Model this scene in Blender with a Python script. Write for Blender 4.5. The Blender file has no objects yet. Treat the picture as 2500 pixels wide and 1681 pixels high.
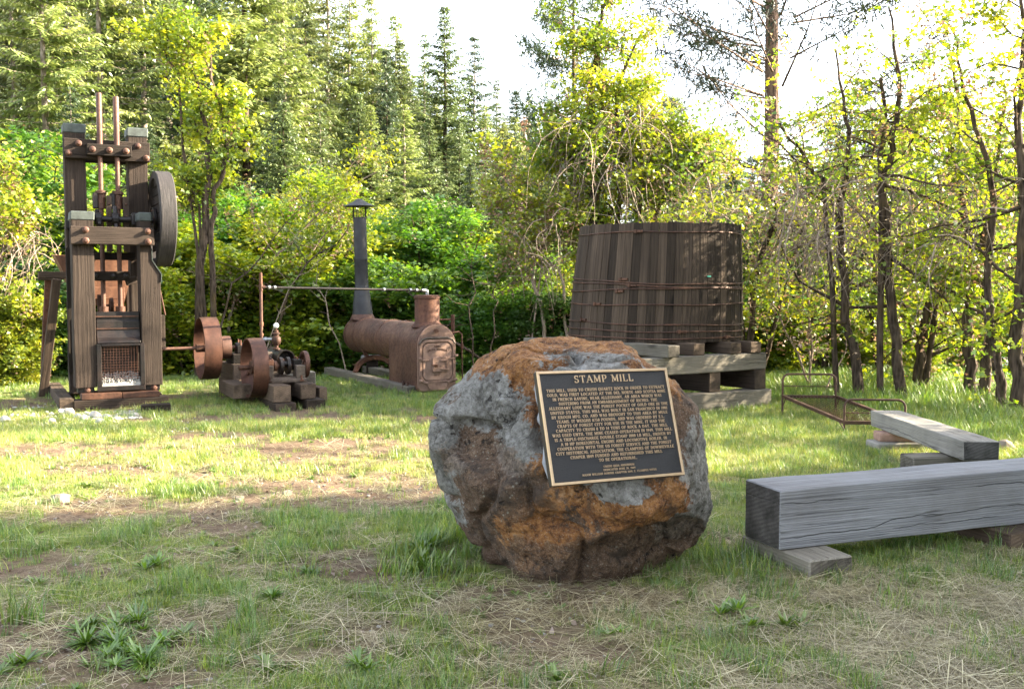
import bpy, bmesh, math, random
import numpy as np
from mathutils import Matrix, Vector
R = math.radians
SC = bpy.context.scene
COL = SC.collection

# ------------------------------------------------------------ camera
F35 = 35.0
PITCH = math.atan(140 / 2430)
cam_d = bpy.data.cameras.new('camera')
cam_d.lens = F35; cam_d.sensor_width = 36.0; cam_d.clip_start = 0.05; cam_d.clip_end = 3000
cam_d.dof.use_dof = True; cam_d.dof.focus_distance = 5.0; cam_d.dof.aperture_fstop = 13.0
cam = bpy.data.objects.new('camera', cam_d); COL.objects.link(cam)
CAMZ = 1.5
cam.location = (0, 0, CAMZ)
cam.rotation_euler = (R(90) - PITCH, 0, 0)
SC.camera = cam

# ------------------------------------------------------------ world, sun, exposure
SUN_AZ, SUN_EL = R(9), R(24)          # azimuth measured from +X towards +Y
sdir = Vector((math.cos(SUN_AZ) * math.cos(SUN_EL), math.sin(SUN_AZ) * math.cos(SUN_EL), math.sin(SUN_EL)))
W = bpy.data.worlds.new('World'); SC.world = W; W.use_nodes = True
nt = W.node_tree; nt.nodes.clear()
sky = nt.nodes.new('ShaderNodeTexSky'); sky.sky_type = 'NISHITA'; sky.sun_disc = False
sky.sun_elevation = SUN_EL; sky.sun_rotation = math.pi / 2 - SUN_AZ
sky.altitude = 900; sky.air_density = 1.0; sky.dust_density = 4.0; sky.ozone_density = 1.0
bg = nt.nodes.new('ShaderNodeBackground'); bg.inputs['Strength'].default_value = 0.12
wo = nt.nodes.new('ShaderNodeOutputWorld')
veil = nt.nodes.new('ShaderNodeHueSaturation'); veil.inputs['Saturation'].default_value = .42   # thin high cloud whitens the whole sky
nt.links.new(sky.outputs[0], veil.inputs['Color']); nt.links.new(veil.outputs[0], bg.inputs[0]); nt.links.new(bg.outputs[0], wo.inputs[0])
ld = bpy.data.lights.new('sun', 'SUN'); ld.energy = 5.0; ld.angle = R(0.53); ld.color = (1.0, 0.86, 0.64)
sun = bpy.data.objects.new('sun', ld); COL.objects.link(sun)
sun.rotation_euler = sdir.to_track_quat('Z', 'Y').to_euler(); sun.location = (30, 5, 20)
SC.view_settings.view_transform = 'Standard'; SC.view_settings.look = 'None'
SC.view_settings.gamma = 1.0; SC.view_settings.use_curve_mapping = False
SC.view_settings.exposure = 3.05
SC.cycles.max_bounces = 10; SC.cycles.transparent_max_bounces = 8
SC.cycles.transmission_bounces = 8; SC.cycles.diffuse_bounces = 6
SC.cycles.use_denoising = True

# ------------------------------------------------------------ small maths
_sp, _cp = math.sin(PITCH), math.cos(PITCH)
def ray(px, py):
    xc, yc = px - 1250, 840.5 - py
    return xc, 2430 * _cp + yc * _sp, yc * _cp - 2430 * _sp
def G(px, py, z=0.0):                   # the ground point seen at a place of the photograph
    a, b, c = ray(px, py); t = (z - CAMZ) / c
    return (a * t, b * t, z)
def AT(px, py, D):                      # the point at distance D seen there
    a, b, c = ray(px, py); t = D / b
    return (a * t, D, CAMZ + c * t)

def hash2(ix, iy, s):
    h = (ix * 374761393 + iy * 668265263 + s * 974711) & 0x7fffffff
    h = ((h ^ (h >> 13)) * 1274126177) & 0x7fffffff
    return ((h ^ (h >> 16)) & 0xffff) / 65535.0
def vnoise(x, y, s=0):
    x = np.asarray(x, float); y = np.asarray(y, float)
    ix = np.floor(x).astype(np.int64); iy = np.floor(y).astype(np.int64)
    fx = x - ix; fy = y - iy; fx = fx * fx * (3 - 2 * fx); fy = fy * fy * (3 - 2 * fy)
    a = hash2(ix, iy, s); b = hash2(ix + 1, iy, s); c = hash2(ix, iy + 1, s); d = hash2(ix + 1, iy + 1, s)
    return a + (b - a) * fx + (c - a) * fy + (a - b - c + d) * fx * fy
def fbm(x, y, s=0, o=3):
    v = 0; a = .5; t = 0
    for k in range(o):
        v = v + a * vnoise(x * 2 ** k + 7.3 * k, y * 2 ** k - 3.1 * k, s + k); t += a; a *= .5
    return v / t
def hash3(ix, iy, iz, s):
    return hash2(ix + iz * 1013, iy - iz * 757, s)
def vnoise3(P, s=0):
    P = np.asarray(P, float); I = np.floor(P).astype(np.int64); Fr = P - I; Fr = Fr * Fr * (3 - 2 * Fr)
    r = 0
    for dx in (0, 1):
        for dy in (0, 1):
            for dz in (0, 1):
                w = (Fr[:, 0] if dx else 1 - Fr[:, 0]) * (Fr[:, 1] if dy else 1 - Fr[:, 1]) * (Fr[:, 2] if dz else 1 - Fr[:, 2])
                r = r + w * hash3(I[:, 0] + dx, I[:, 1] + dy, I[:, 2] + dz, s)
    return r
def sst(a, b, x):
    t = np.clip((x - a) / (b - a), 0, 1); return t * t * (3 - 2 * t)
def smin(a, b, k):
    h = np.clip(.5 + .5 * (b - a) / k, 0, 1); return b + (a - b) * h - k * h * (1 - h)

# ------------------------------------------------------------ objects
WM = {}
def tag(o, label=None, cat=None, group=None, kind=None):
    if label: o['label'] = label
    if cat: o['category'] = cat
    if group: o['group'] = group
    if kind: o['kind'] = kind
    return o
def put(o, parent=None, M=None):
    COL.objects.link(o)
    M = M or Matrix.Identity(4)
    if parent and parent.parent: M = parent.matrix_basis.inverted() @ M   # a sub-part, given in the thing's own frame
    if parent: o.parent = parent
    o.matrix_basis = M
    return o
def thing(name, label, cat, loc=(0, 0, 0), rz=0, group=None):
    o = bpy.data.objects.new(name, None); o.empty_display_size = .2
    put(o, None, Matrix.Translation(loc) @ Matrix.Rotation(rz, 4, 'Z'))
    return tag(o, label, cat, group)

class MB:
    def __init__(s): s.v = []; s.f = []; s.m = []; s.cur = 0
    def add(s, vs, fs):
        o = len(s.v); s.v += [tuple(v) for v in vs]
        for f in fs: s.f.append(tuple(i + o for i in f)); s.m.append(s.cur)
        return s
    def box(s, c, d, rot=None):
        x, y, z = d[0] / 2, d[1] / 2, d[2] / 2
        vs = [Vector((i * x, j * y, k * z)) for i in (-1, 1) for j in (-1, 1) for k in (-1, 1)]
        if rot: vs = [rot @ v for v in vs]
        c = Vector(c)
        return s.add([v + c for v in vs], [(0, 1, 3, 2), (4, 6, 7, 5), (0, 4, 5, 1), (2, 3, 7, 6), (0, 2, 6, 4), (1, 5, 7, 3)])
    def cyl(s, p0, p1, r0, r1=None, n=12, caps=True):
        return s.tube([p0, p1], [r0, r0 if r1 is None else r1], n, caps)
    def tube(s, path, rad, n=8, caps=True):
        P = [Vector(p) for p in path]
        if not hasattr(rad, '__len__'): rad = [rad] * len(P)
        vs = []; d0 = (P[1] - P[0]).normalized()
        u = d0.orthogonal().normalized()
        for i, p in enumerate(P):
            d = (P[min(i + 1, len(P) - 1)] - P[max(i - 1, 0)])
            if d.length < 1e-9: d = d0
            d.normalize(); u = (u - d * u.dot(d))
            if u.length < 1e-6: u = d.orthogonal()
            u.normalize(); w = d.cross(u)
            for k in range(n):
                a = 2 * math.pi * k / n
                vs.append(p + (u * math.cos(a) + w * math.sin(a)) * rad[i])
        fs = []
        for i in range(len(P) - 1):
            for k in range(n):
                a = i * n + k; b = i * n + (k + 1) % n
                fs.append((a, b, b + n, a + n))
        if caps:
            fs.append(tuple(range(n - 1, -1, -1))); fs.append(tuple((len(P) - 1) * n + k for k in range(n)))
        return s.add(vs, fs)
    def lathe(s, prof, n=24, M=None, closed=False):
        vs = []
        for r, z in prof:
            for k in range(n):
                a = 2 * math.pi * k / n; v = Vector((r * math.cos(a), r * math.sin(a), z))
                vs.append(M @ v if M else v)
        fs = []; m = len(prof)
        for i in range(m if closed else m - 1):
            for k in range(n):
                a = i * n + k; b = i * n + (k + 1) % n; c = ((i + 1) % m) * n
                fs.append((a, b, c + (k + 1) % n, c + k))
        if not closed:
            if prof[0][0] > 1e-6: fs.append(tuple(range(n - 1, -1, -1)))
            if prof[-1][0] > 1e-6: fs.append(tuple((m - 1) * n + k for k in range(n)))
        return s.add(vs, fs)
    def prism(s, poly, t, M=None):           # polygon in xz, thickness along y from 0 to t
        n = len(poly); vs = [Vector((x, 0, z)) for x, z in poly] + [Vector((x, t, z)) for x, z in poly]
        if M: vs = [M @ v for v in vs]
        fs = [tuple(range(n)), tuple(range(2 * n - 1, n - 1, -1))]
        for i in range(n): j = (i + 1) % n; fs.append((i, i + n, j + n, j))
        return s.add(vs, fs)
    def mesh(s, name, mats, smooth=False, bevel=0, segs=1, angle=35):
        me = bpy.data.meshes.new(name)
        me.from_pydata([tuple(v) for v in s.v], [], s.f)
        for m in (mats if isinstance(mats, (list, tuple)) else [mats]): me.materials.append(m)
        me.polygons.foreach_set('material_index', s.m)
        bm = bmesh.new(); bm.from_mesh(me)
        bmesh.ops.recalc_face_normals(bm, faces=bm.faces)
        if bevel:
            ed = [e for e in bm.edges if len(e.link_faces) == 2 and e.calc_face_angle(0) > R(angle)]
            bmesh.ops.bevel(bm, geom=ed, offset=bevel, segments=segs, affect='EDGES', profile=.6, clamp_overlap=True)
        bm.to_mesh(me); bm.free()
        if smooth:
            me.polygons.foreach_set('use_smooth', [True] * len(me.polygons))
            me.set_sharp_from_angle(angle=R(smooth if smooth is not True else 40))
        return me
    def build(s, name, mats, parent=None, M=None, **k):
        return put(bpy.data.objects.new(name, s.mesh(name, mats, **k)), parent, M)

def npmesh(name, V, F, mat, attr=None, smooth=False, midx=None):
    me = bpy.data.meshes.new(name); V = np.asarray(V, np.float32); F = np.asarray(F, np.int32)
    me.vertices.add(len(V)); me.vertices.foreach_set('co', V.ravel())
    k = F.shape[1]; me.loops.add(F.size); me.loops.foreach_set('vertex_index', F.ravel())
    me.polygons.add(len(F)); me.polygons.foreach_set('loop_start', np.arange(0, F.size, k, dtype=np.int32))
    if smooth: me.polygons.foreach_set('use_smooth', np.ones(len(F), bool))
    for m in (mat if isinstance(mat, (list, tuple)) else [mat]): me.materials.append(m)
    if midx is not None: me.polygons.foreach_set('material_index', np.asarray(midx, np.int32))
    me.update(calc_edges=True)
    if attr is not None:
        for an, arr in (attr.items() if isinstance(attr, dict) else {'rnd': attr}.items()):
            a = me.attributes.new(an, 'FLOAT', 'POINT'); a.data.foreach_set('value', np.asarray(arr, np.float32))
    return me

def frame(p0, p1, hint=None):
    p0 = Vector(p0); p1 = Vector(p1); x = (p1 - p0).normalized()
    h = Vector(hint) if hint else (Vector((0, 0, 1)) if abs(x.z) < .8 else Vector((0, 1, 0)))
    z = (h - x * h.dot(x)).normalized(); y = z.cross(x)
    M = Matrix((x, y, z)).transposed().to_4x4(); M.translation = (p0 + p1) / 2
    return M, (p1 - p0).length
_bn = [0]
def beam(parent, name, p0, p1, w, h, mat, hint=None, bevel=.006, rough=.004, label=None):
    # a squared timber: w across (along y of its frame), h along the hint direction
    M, L = frame(p0, p1, hint); _bn[0] += 1; rs = random.Random(_bn[0] * 17)
    n = max(2, int(L / .25)); b = MB(); vs = []; fs = []
    for i in range(n + 1):
        x = -L / 2 + L * i / n
        for (j, k) in ((-1, -1), (1, -1), (1, 1), (-1, 1)):
            vs.append((x + rs.uniform(-1, 1) * rough * (i in (0, n)), j * w / 2 + rs.uniform(-1, 1) * rough, k * h / 2 + rs.uniform(-1, 1) * rough))
    for i in range(n):
        for k in range(4):
            a = i * 4 + k; c = i * 4 + (k + 1) % 4; fs.append((a, c, c + 4, a + 4))
    fs += [(3, 2, 1, 0), tuple(n * 4 + k for k in range(4))]
    b.add(vs, fs)
    o = b.build(name, mat, parent, M, bevel=bevel, angle=50)
    if label: o['label'] = label
    return o
# ------------------------------------------------------------ materials
class NT:
    def __init__(s, name):
        s.m = bpy.data.materials.new(name); s.m.use_nodes = True; s.t = s.m.node_tree; s.t.nodes.clear()
        s.out = s.t.nodes.new('ShaderNodeOutputMaterial')
    def n(s, typ, ins=None, **k):
        x = s.t.nodes.new(typ)
        for a, v in k.items(): setattr(x, a, v)
        for a, v in (ins or {}).items():
            if hasattr(v, 'is_output') or isinstance(v, bpy.types.NodeSocket): s.t.links.new(v, x.inputs[a])
            else: x.inputs[a].default_value = v
        return x
    def obj(s): return s.n('ShaderNodeTexCoord').outputs['Object']
    def math(s, op, a, b=0.0, c=0.0, clamp=False):
        return s.n('ShaderNodeMath', {0: a, 1: b, 2: c}, operation=op, use_clamp=clamp).outputs[0]
    def mapr(s, v, a, b, c=0.0, d=1.0):
        return s.n('ShaderNodeMapRange', {0: v, 1: a, 2: b, 3: c, 4: d}).outputs[0]
    def map(s, v, scale, loc=(0, 0, 0)):
        return s.n('ShaderNodeMapping', {'Vector': v, 'Scale': scale, 'Location': loc}).outputs[0]
    def noise(s, v, scale, detail=4, rough=.55, dist=0.0, col=False):
        x = s.n('ShaderNodeTexNoise', {'Vector': v, 'Scale': scale, 'Detail': detail, 'Roughness': rough, 'Distortion': dist})
        return x.outputs['Color' if col else 0]
    def vor(s, v, scale, feature='F1', out='Distance'):
        return s.n('ShaderNodeTexVoronoi', {'Vector': v, 'Scale': scale}, feature=feature).outputs[out]
    def mix(s, f, a, b, mode='MIX'):
        x = s.t.nodes.new('ShaderNodeMix'); x.data_type = 'RGBA'; x.blend_type = mode
        for i, v in ((0, f), (6, a), (7, b)):
            if isinstance(v, bpy.types.NodeSocket): s.t.links.new(v, x.inputs[i])
            else: x.inputs[i].default_value = v if i == 0 else (*v, 1) if len(v) == 3 else v
        return x.outputs[2]
    def ramp(s, f, stops):
        x = s.n('ShaderNodeValToRGB', {0: f}); e = x.color_ramp.elements
        while len(e) < len(stops): e.new(.5)
        for el, (p, c) in zip(e, stops): el.position = p; el.color = (*c, 1)
        return x.outputs[0]
    def bump(s, h, strength=.5, dist=.01, nrm=None):
        ins = {'Height': h, 'Strength': strength, 'Distance': dist}
        if nrm is not None: ins['Normal'] = nrm
        return s.n('ShaderNodeBump', ins).outputs[0]
    def bsdf(s, col, rough=.8, nrm=None, metal=0.0, spec=.3, **k):
        ins = {'Base Color': col if isinstance(col, bpy.types.NodeSocket) else (*col, 1), 'Roughness': rough, 'Metallic': metal, 'Specular IOR Level': spec}
        if nrm is not None: ins['Normal'] = nrm
        ins.update(k); b = s.n('ShaderNodeBsdfPrincipled', ins)
        s.t.links.new(b.outputs[0], s.out.inputs[0]); return b
    def rnd(s): return s.n('ShaderNodeObjectInfo').outputs['Random']

def wood(name, a, b, crack=.6, checks=0, wave=.14, end=None, grain=1.0, vary=.35, stain=None):
    t = NT(name); o = t.obj(); r = t.rnd()
    off = t.n('ShaderNodeCombineXYZ', {0: t.math('MULTIPLY', r, 31.0), 1: t.math('MULTIPLY', r, 17.0), 2: t.math('MULTIPLY', r, 43.0)}).outputs[0]
    p = t.n('ShaderNodeVectorMath', {0: o, 1: off}, operation='ADD').outputs[0]
    g = t.noise(t.map(p, (2.2, 55 * grain, 55 * grain)), 1.0, 5, .6, .35)
    g2 = t.noise(t.map(p, (.7, 14 * grain, 14 * grain)), 1.0, 3, .5, .8)
    big = t.noise(p, 2.3, 4, .6)
    wv = t.n('ShaderNodeTexWave', {'Vector': t.map(p, (.35, 9 * grain, 9 * grain)), 'Scale': 1.6, 'Distortion': 6.0, 'Detail': 3.0, 'Detail Scale': 1.2}, wave_type='RINGS', rings_direction='X').outputs[1]
    ck = t.noise(t.map(p, (.3, 22 * grain, 22 * grain), (3, 1, 2)), 1.0, 2, .45, .25)
    ckm = t.mapr(t.math('ABSOLUTE', t.math('SUBTRACT', ck, .5)), 0.0, .012, 1.0, 0.0)
    ckm = t.math('MULTIPLY', ckm, t.mapr(t.noise(p, 1.7, 2), .47, .56))
    f = t.math('ADD', t.math('MULTIPLY', g, .5), t.math('ADD', t.math('MULTIPLY', g2, .3), t.math('MULTIPLY', wv, wave)))
    c = t.mix(t.mapr(f, .26, .82), a, b)
    c = t.mix(t.math('MULTIPLY', t.mapr(big, .45, .72), .55), c, stain or tuple(x * .45 for x in a))
    kn = t.vor(t.map(p, (1.1, 3.2, 3.2)), 1.0)
    c = t.mix(t.mapr(kn, .07, .13, .8, 0.0), c, tuple(x * .35 for x in a))
    nn = t.n('ShaderNodeSeparateXYZ', {0: t.n('ShaderNodeTexCoord').outputs['Normal']}).outputs[0]
    em = t.mapr(t.math('ABSOLUTE', nn), .75, .9)
    sx = t.n('ShaderNodeSeparateXYZ', {0: p})
    rg = t.n('ShaderNodeTexWave', {'Vector': t.map(p, (0, 1, 1)), 'Scale': 14.0, 'Distortion': 2.5, 'Detail': 3.0}, wave_type='RINGS', rings_direction='X').outputs[1]
    ec = end or tuple(x * .5 for x in a)
    ecol = t.mix(t.math('MULTIPLY', rg, .6), ec, tuple(x * 1.7 for x in ec))
    ecol = t.mix(t.mapr(t.noise(p, 7, 4), .4, .7), ecol, tuple(x * .35 for x in ec))
    c = t.mix(em, c, ecol)
    c = t.mix(t.math('MULTIPLY', ckm, crack), c, (.008, .006, .005))
    if checks:     # long drying cracks that follow the grain
        so = t.n('ShaderNodeSeparateXYZ', {0: o}); wv_ = t.math('MULTIPLY', t.math('SUBTRACT', t.noise(t.map(p, (1.3, .6, .6)), 1.0, 4, .6), .5), .16)
        for z0, sl, s0 in ((-.055, .02, .40), (.09, -.01, .52), (-.115, .006, .50)):
            dd = t.math('ABSOLUTE', t.math('SUBTRACT', t.math('SUBTRACT', so.outputs[2], wv_), t.math('ADD', t.math('MULTIPLY', so.outputs[0], sl), z0)))
            mk = t.math('MULTIPLY', t.mapr(dd, .0008, .0026, 1, 0), t.mapr(t.noise(t.map(p, (1.1, .1, .1), (z0 * 40, 0, 0)), 1.0, 2), s0, s0 + .05)); c = t.mix(t.math('MULTIPLY', mk, .92), c, (.006, .005, .005)); ckm = t.math('MAXIMUM', ckm, mk)
    hv = t.n('ShaderNodeHueSaturation', {'Color': c, 'Value': t.mapr(r, 0, 1, 1 - vary, 1 + vary)}).outputs[0]
    h = t.math('SUBTRACT', t.math('ADD', g, t.math('MULTIPLY', wv, .3)), t.math('MULTIPLY', ckm, 2.0))
    t.bsdf(hv, .88, t.bump(h, .7, .006), spec=.2); return t.m

def metal_rust(name, a, b, c, rough=.75, scale=1.0, metal=.15, bumpd=.003):
    t = NT(name); o = t.obj(); r = t.rnd()
    off = t.n('ShaderNodeCombineXYZ', {0: t.math('MULTIPLY', r, 31.0), 1: t.math('MULTIPLY', r, 17.0)}).outputs[0]
    p = t.n('ShaderNodeVectorMath', {0: o, 1: off}, operation='ADD').outputs[0]
    n1 = t.noise(p, 3.0 * scale, 6, .65); n2 = t.noise(p, 28 * scale, 5, .7); n3 = t.noise(t.map(p, (6, 6, 1.2)), 1.6 * scale, 4, .6)
    col = t.ramp(t.math('ADD', t.math('MULTIPLY', n1, .6), t.math('MULTIPLY', n3, .4)), [(.33, a), (.5, b), (.66, c)])
    col = t.mix(t.mapr(n2, .52, .72, 0, .6), col, tuple(x * .4 for x in a))
    t.bsdf(col, t.mapr(n2, .3, .7, rough - .15, rough + .12), t.bump(t.math('ADD', n2, t.math('MULTIPLY', n1, .6)), .5, bumpd), metal=metal, spec=.35)
    return t.m

def plain(name, col, rough=.6, metal=0.0, vary=.3, scale=12, bumpd=.001, spec=.4):
    t = NT(name); o = t.obj(); n = t.noise(o, scale, 5, .6)
    c = t.mix(t.mapr(n, .35, .7), tuple(x * (1 - vary) for x in col), tuple(min(1, x * (1 + vary)) for x in col))
    t.bsdf(c, rough, t.bump(n, .4, bumpd), metal=metal, spec=spec); return t.m

def leaf(name, cols, trans=(1.3, 1.25, .5), tf=.45, gloss=.06, ov=.18):
    t = NT(name)
    a = t.n('ShaderNodeAttribute', attribute_name='rnd').outputs['Fac']
    c = t.ramp(a, [(i / (len(cols) - 1), x) for i, x in enumerate(cols)])
    c = t.n('ShaderNodeHueSaturation', {'Color': c, 'Value': t.mapr(t.rnd(), 0, 1, 1 - ov, 1 + ov), 'Hue': t.mapr(t.rnd(), 0, 1, .49, .51)}).outputs[0]
    tc = t.mix(1.0, c, trans, 'MULTIPLY')
    d = t.n('ShaderNodeBsdfDiffuse', {'Color': c}); tr = t.n('ShaderNodeBsdfTranslucent', {'Color': tc})
    m = t.n('ShaderNodeMixShader', {0: tf, 1: d.outputs[0], 2: tr.outputs[0]})
    g = t.n('ShaderNodeBsdfGlossy', {'Color': (1, 1, 1, 1), 'Roughness': .45})
    m2 = t.n('ShaderNodeMixShader', {0: gloss, 1: m.outputs[0], 2: g.outputs[0]})
    t.t.links.new(m2.outputs[0], t.out.inputs[0]); return t.m

def bark(name, a, b, s=1.0, moss=None):
    t = NT(name); o = t.obj()
    v = t.vor(t.map(o, (9 * s, 9 * s, 1.6 * s)), 3.0); n = t.noise(t.map(o, (6, 6, 1.5)), 3 * s, 5, .65)
    c = t.mix(t.mapr(t.math('ADD', t.math('MULTIPLY', v, .7), t.math('MULTIPLY', n, .6)), .35, .85), a, b)
    if moss: c = t.mix(t.mapr(t.noise(o, 1.8, 4), .55, .68, 0, .8), c, moss)
    t.bsdf(c, .92, t.bump(t.math('ADD', v, n), .9, .02 / s), spec=.15); return t.m

M_ = {}
M_['mill_wood'] = wood('mill_wood', (.017, .012, .009), (.052, .037, .027), crack=.9, end=(.05, .036, .026), vary=.25)
M_['mill_wood_grey'] = wood('mill_wood_grey', (.020, .014, .011), (.064, .047, .036), crack=.9, grain=1.4, vary=.2)
M_['dark_wood'] = wood('dark_wood', (.011, .008, .006), (.032, .023, .017), crack=.8, vary=.3)
M_['block_wood'] = wood('block_wood', (.045, .031, .022), (.115, .082, .058), crack=.8, end=(.11, .078, .055), vary=.25)
M_['grey_beam'] = wood('grey_beam', (.135, .137, .143), (.33, .33, .34), crack=.4, checks=1, end=(.10, .092, .085), grain=1.7, vary=.06, stain=(.13, .12, .115))
M_['pale_beam'] = wood('pale_beam', (.145, .132, .108), (.31, .285, .235), crack=.7, end=(.12, .105, .085), grain=1.5, vary=.14, stain=(.2, .17, .13))
M_['stand_wood'] = wood('stand_wood', (.095, .085, .068), (.225, .205, .17), crack=.8, end=(.09, .08, .066), grain=1.3, vary=.15, stain=(.06, .05, .04))
M_['grey_plank'] = wood('grey_plank', (.15, .14, .125), (.32, .305, .275), crack=.8, checks=1, end=(.085, .08, .075), grain=1.9, vary=.05)
M_['stave_wood'] = wood('stave_wood', (.022, .015, .0105), (.085, .062, .045), crack=.5, grain=1.3, vary=.6, stain=(.03, .022, .017))
M_['rust'] = metal_rust('rust', (.035, .017, .012), (.085, .036, .022), (.15, .065, .036))
M_['rust_dark'] = metal_rust('rust_dark', (.03, .016, .012), (.07, .034, .022), (.14, .065, .038), rough=.6, metal=.35)
M_['rust_pulley'] = metal_rust('rust_pulley', (.028, .015, .012), (.075, .035, .024), (.14, .065, .042), rough=.5, metal=.4)
M_['rust_boiler'] = metal_rust('rust_boiler', (.045, .023, .017), (.10, .05, .035), (.165, .088, .058), rough=.6, metal=.2, scale=.9)
M_['rust_door'] = metal_rust('rust_door', (.12, .07, .05), (.20, .125, .095), (.28, .185, .145), rough=.7, metal=.15)
M_['rust_bright'] = metal_rust('rust_bright', (.06, .027, .016), (.12, .053, .03), (.19, .095, .056), rough=.65)
M_['iron_black'] = metal_rust('iron_black', (.012, .011, .011), (.022, .019, .018), (.045, .03, .025), rough=.45, metal=.5)
M_['iron_grey'] = metal_rust('iron_grey', (.05, .036, .028), (.10, .076, .06), (.16, .13, .105), rough=.6, metal=.3)
M_['stack_steel'] = plain('stack_steel', (.035, .036, .040), .55, .4, .35, 5)
M_['galvanised'] = plain('galvanised', (.28, .29, .3), .4, .7, .2, 30)
M_['copper_green'] = plain('copper_green', (.055, .066, .06), .7, .1, .35, 14)
M_['white_rock'] = plain('white_rock', (.34, .325, .30), .85, 0, .3, 18, .01, .2)
M_['tan_rock'] = plain('tan_rock', (.2, .165, .13), .85, 0, .35, 12, .01, .2)
M_['pink_stone'] = plain('pink_stone', (.30, .19, .145), .9, 0, .25, 10, .01, .2)
M_['grey_slab'] = plain('grey_slab', (.24, .225, .2), .9, 0, .25, 8, .01, .2)
M_['glass_ball'] = plain('glass_ball', (.8, .8, .78), .15, 0, .05, 3, 0, .8)
M_['bed_iron'] = metal_rust('bed_iron', (.035, .02, .014), (.07, .037, .024), (.12, .063, .04), rough=.65)
M_['shed_wall'] = plain('shed_wall', (.42, .47, .56), .6, 0, .1, 3)
M_['shed_roof'] = plain('shed_roof', (.34, .40, .52), .5, .2, .15, 3)
M_['spray_green'] = plain('teal_clip', (.05, .30, .22), .5)
M_['mortar'] = plain('mortar', (.24, .245, .26), .9, 0, .18, 16, .006, .2)

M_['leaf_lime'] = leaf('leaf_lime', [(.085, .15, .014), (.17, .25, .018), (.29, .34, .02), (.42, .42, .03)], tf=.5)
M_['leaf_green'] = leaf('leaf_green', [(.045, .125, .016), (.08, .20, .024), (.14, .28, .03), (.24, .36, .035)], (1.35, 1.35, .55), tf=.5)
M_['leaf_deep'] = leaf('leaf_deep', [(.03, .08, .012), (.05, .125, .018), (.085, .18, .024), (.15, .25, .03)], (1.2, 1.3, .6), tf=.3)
M_['needle_light'] = leaf('needle_light', [(.075, .105, .025), (.14, .185, .045), (.23, .27, .075), (.33, .35, .11)], (1.1, 1.1, .8), tf=.25, ov=.25)
M_['needle_mid'] = leaf('needle_mid', [(.04, .065, .022), (.08, .12, .038), (.13, .175, .056), (.19, .23, .08)], (1.1, 1.1, .8), tf=.22, ov=.25)
M_['needle_dark'] = leaf('needle_dark', [(.02, .042, .02), (.04, .072, .032), (.065, .10, .044), (.10, .14, .06)], (1.1, 1.1, .8), tf=.2)
M_['needle_pine'] = leaf('needle_pine', [(.008, .018, .009), (.018, .032, .016), (.035, .05, .024)], (1.1, 1.1, .8), tf=.15)
M_['needle_dead'] = leaf('needle_dead', [(.16, .07, .04), (.26, .13, .08), (.34, .2, .13)], (1, 1, 1), tf=.2)
M_['samara'] = leaf('samara', [(.20, .11, .07), (.32, .20, .13), (.42, .28, .19)], (1, .9, .8), tf=.35)
M_['grass'] = leaf('grass', [(.06, .135, .014), (.12, .21, .020), (.21, .29, .03), (.36, .38, .07), (.46, .42, .18)], (1.2, 1.2, .6), tf=.4, ov=.3)
M_['grass_lush'] = leaf('grass_lush', [(.035, .09, .014), (.07, .15, .022), (.12, .21, .032), (.2, .27, .045)], (1.2, 1.2, .6), tf=.42, ov=.25)
M_['straw'] = leaf('straw', [(.11, .085, .04), (.24, .195, .095), (.40, .34, .19), (.55, .49, .32)], (1, .95, .85), tf=.25, ov=.25)
M_['weed'] = leaf('weed', [(.055, .115, .008), (.10, .18, .012), (.16, .25, .02)], (1.2, 1.2, .6), tf=.35, gloss=.08)
M_['dead_leaf'] = leaf('dead_leaf', [(.10, .06, .04), (.18, .12, .08), (.28, .2, .15)], (1, .9, .8), tf=.15)
M_['bark'] = bark('bark', (.020, .014, .010), (.095, .07, .052), 1.0, (.10, .07, .03))
M_['bark_pale'] = bark('bark_pale', (.10, .08, .062), (.30, .25, .20), 1.2)
M_['bark_red'] = bark('bark_red', (.05, .03, .022), (.17, .11, .08), .6)
M_['twig'] = bark('twig', (.14, .105, .08), (.34, .27, .21), 3.0)

# ground: soil with a green undertone where grass stands
def ground_mat():
    t = NT('soil'); o = t.obj()
    g = t.n('ShaderNodeAttribute', attribute_name='green').outputs['Fac']
    st = t.n('ShaderNodeAttribute', attribute_name='strawy').outputs['Fac']
    n1 = t.noise(o, 1.3, 6, .6); n2 = t.noise(o, 17, 6, .65); n3 = t.noise(o, 110, 4, .7)
    soil = t.ramp(t.math('ADD', t.math('MULTIPLY', n1, .4), t.math('MULTIPLY', n2, .6)), [(.36, (.07, .045, .03)), (.5, (.13, .088, .06)), (.64, (.21, .145, .10))])
    soil = t.mix(t.mapr(n3, .5, .68, 0, .6), soil, (.25, .19, .14))
    gr = t.ramp(n2, [(.35, (.05, .08, .02)), (.5, (.12, .16, .045)), (.65, (.22, .22, .08))])
    c = t.mix(t.math('MULTIPLY', g, t.mapr(n3, .35, .6, .5, 1)), soil, gr)
    c = t.mix(t.math('MULTIPLY', st, t.mapr(t.noise(t.map(o, (30, 90, 1)), 1, 4, .7, .5), .46, .66, 0, .75)), c, (.27, .23, .14))
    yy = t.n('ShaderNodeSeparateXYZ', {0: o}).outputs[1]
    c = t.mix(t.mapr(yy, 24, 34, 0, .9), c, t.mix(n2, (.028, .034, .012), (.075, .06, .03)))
    h = t.math('ADD', n2, t.math('MULTIPLY', n3, .5))
    t.bsdf(c, .95, t.bump(h, .8, .03), spec=.1); return t.m
M_['soil'] = ground_mat()

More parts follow.
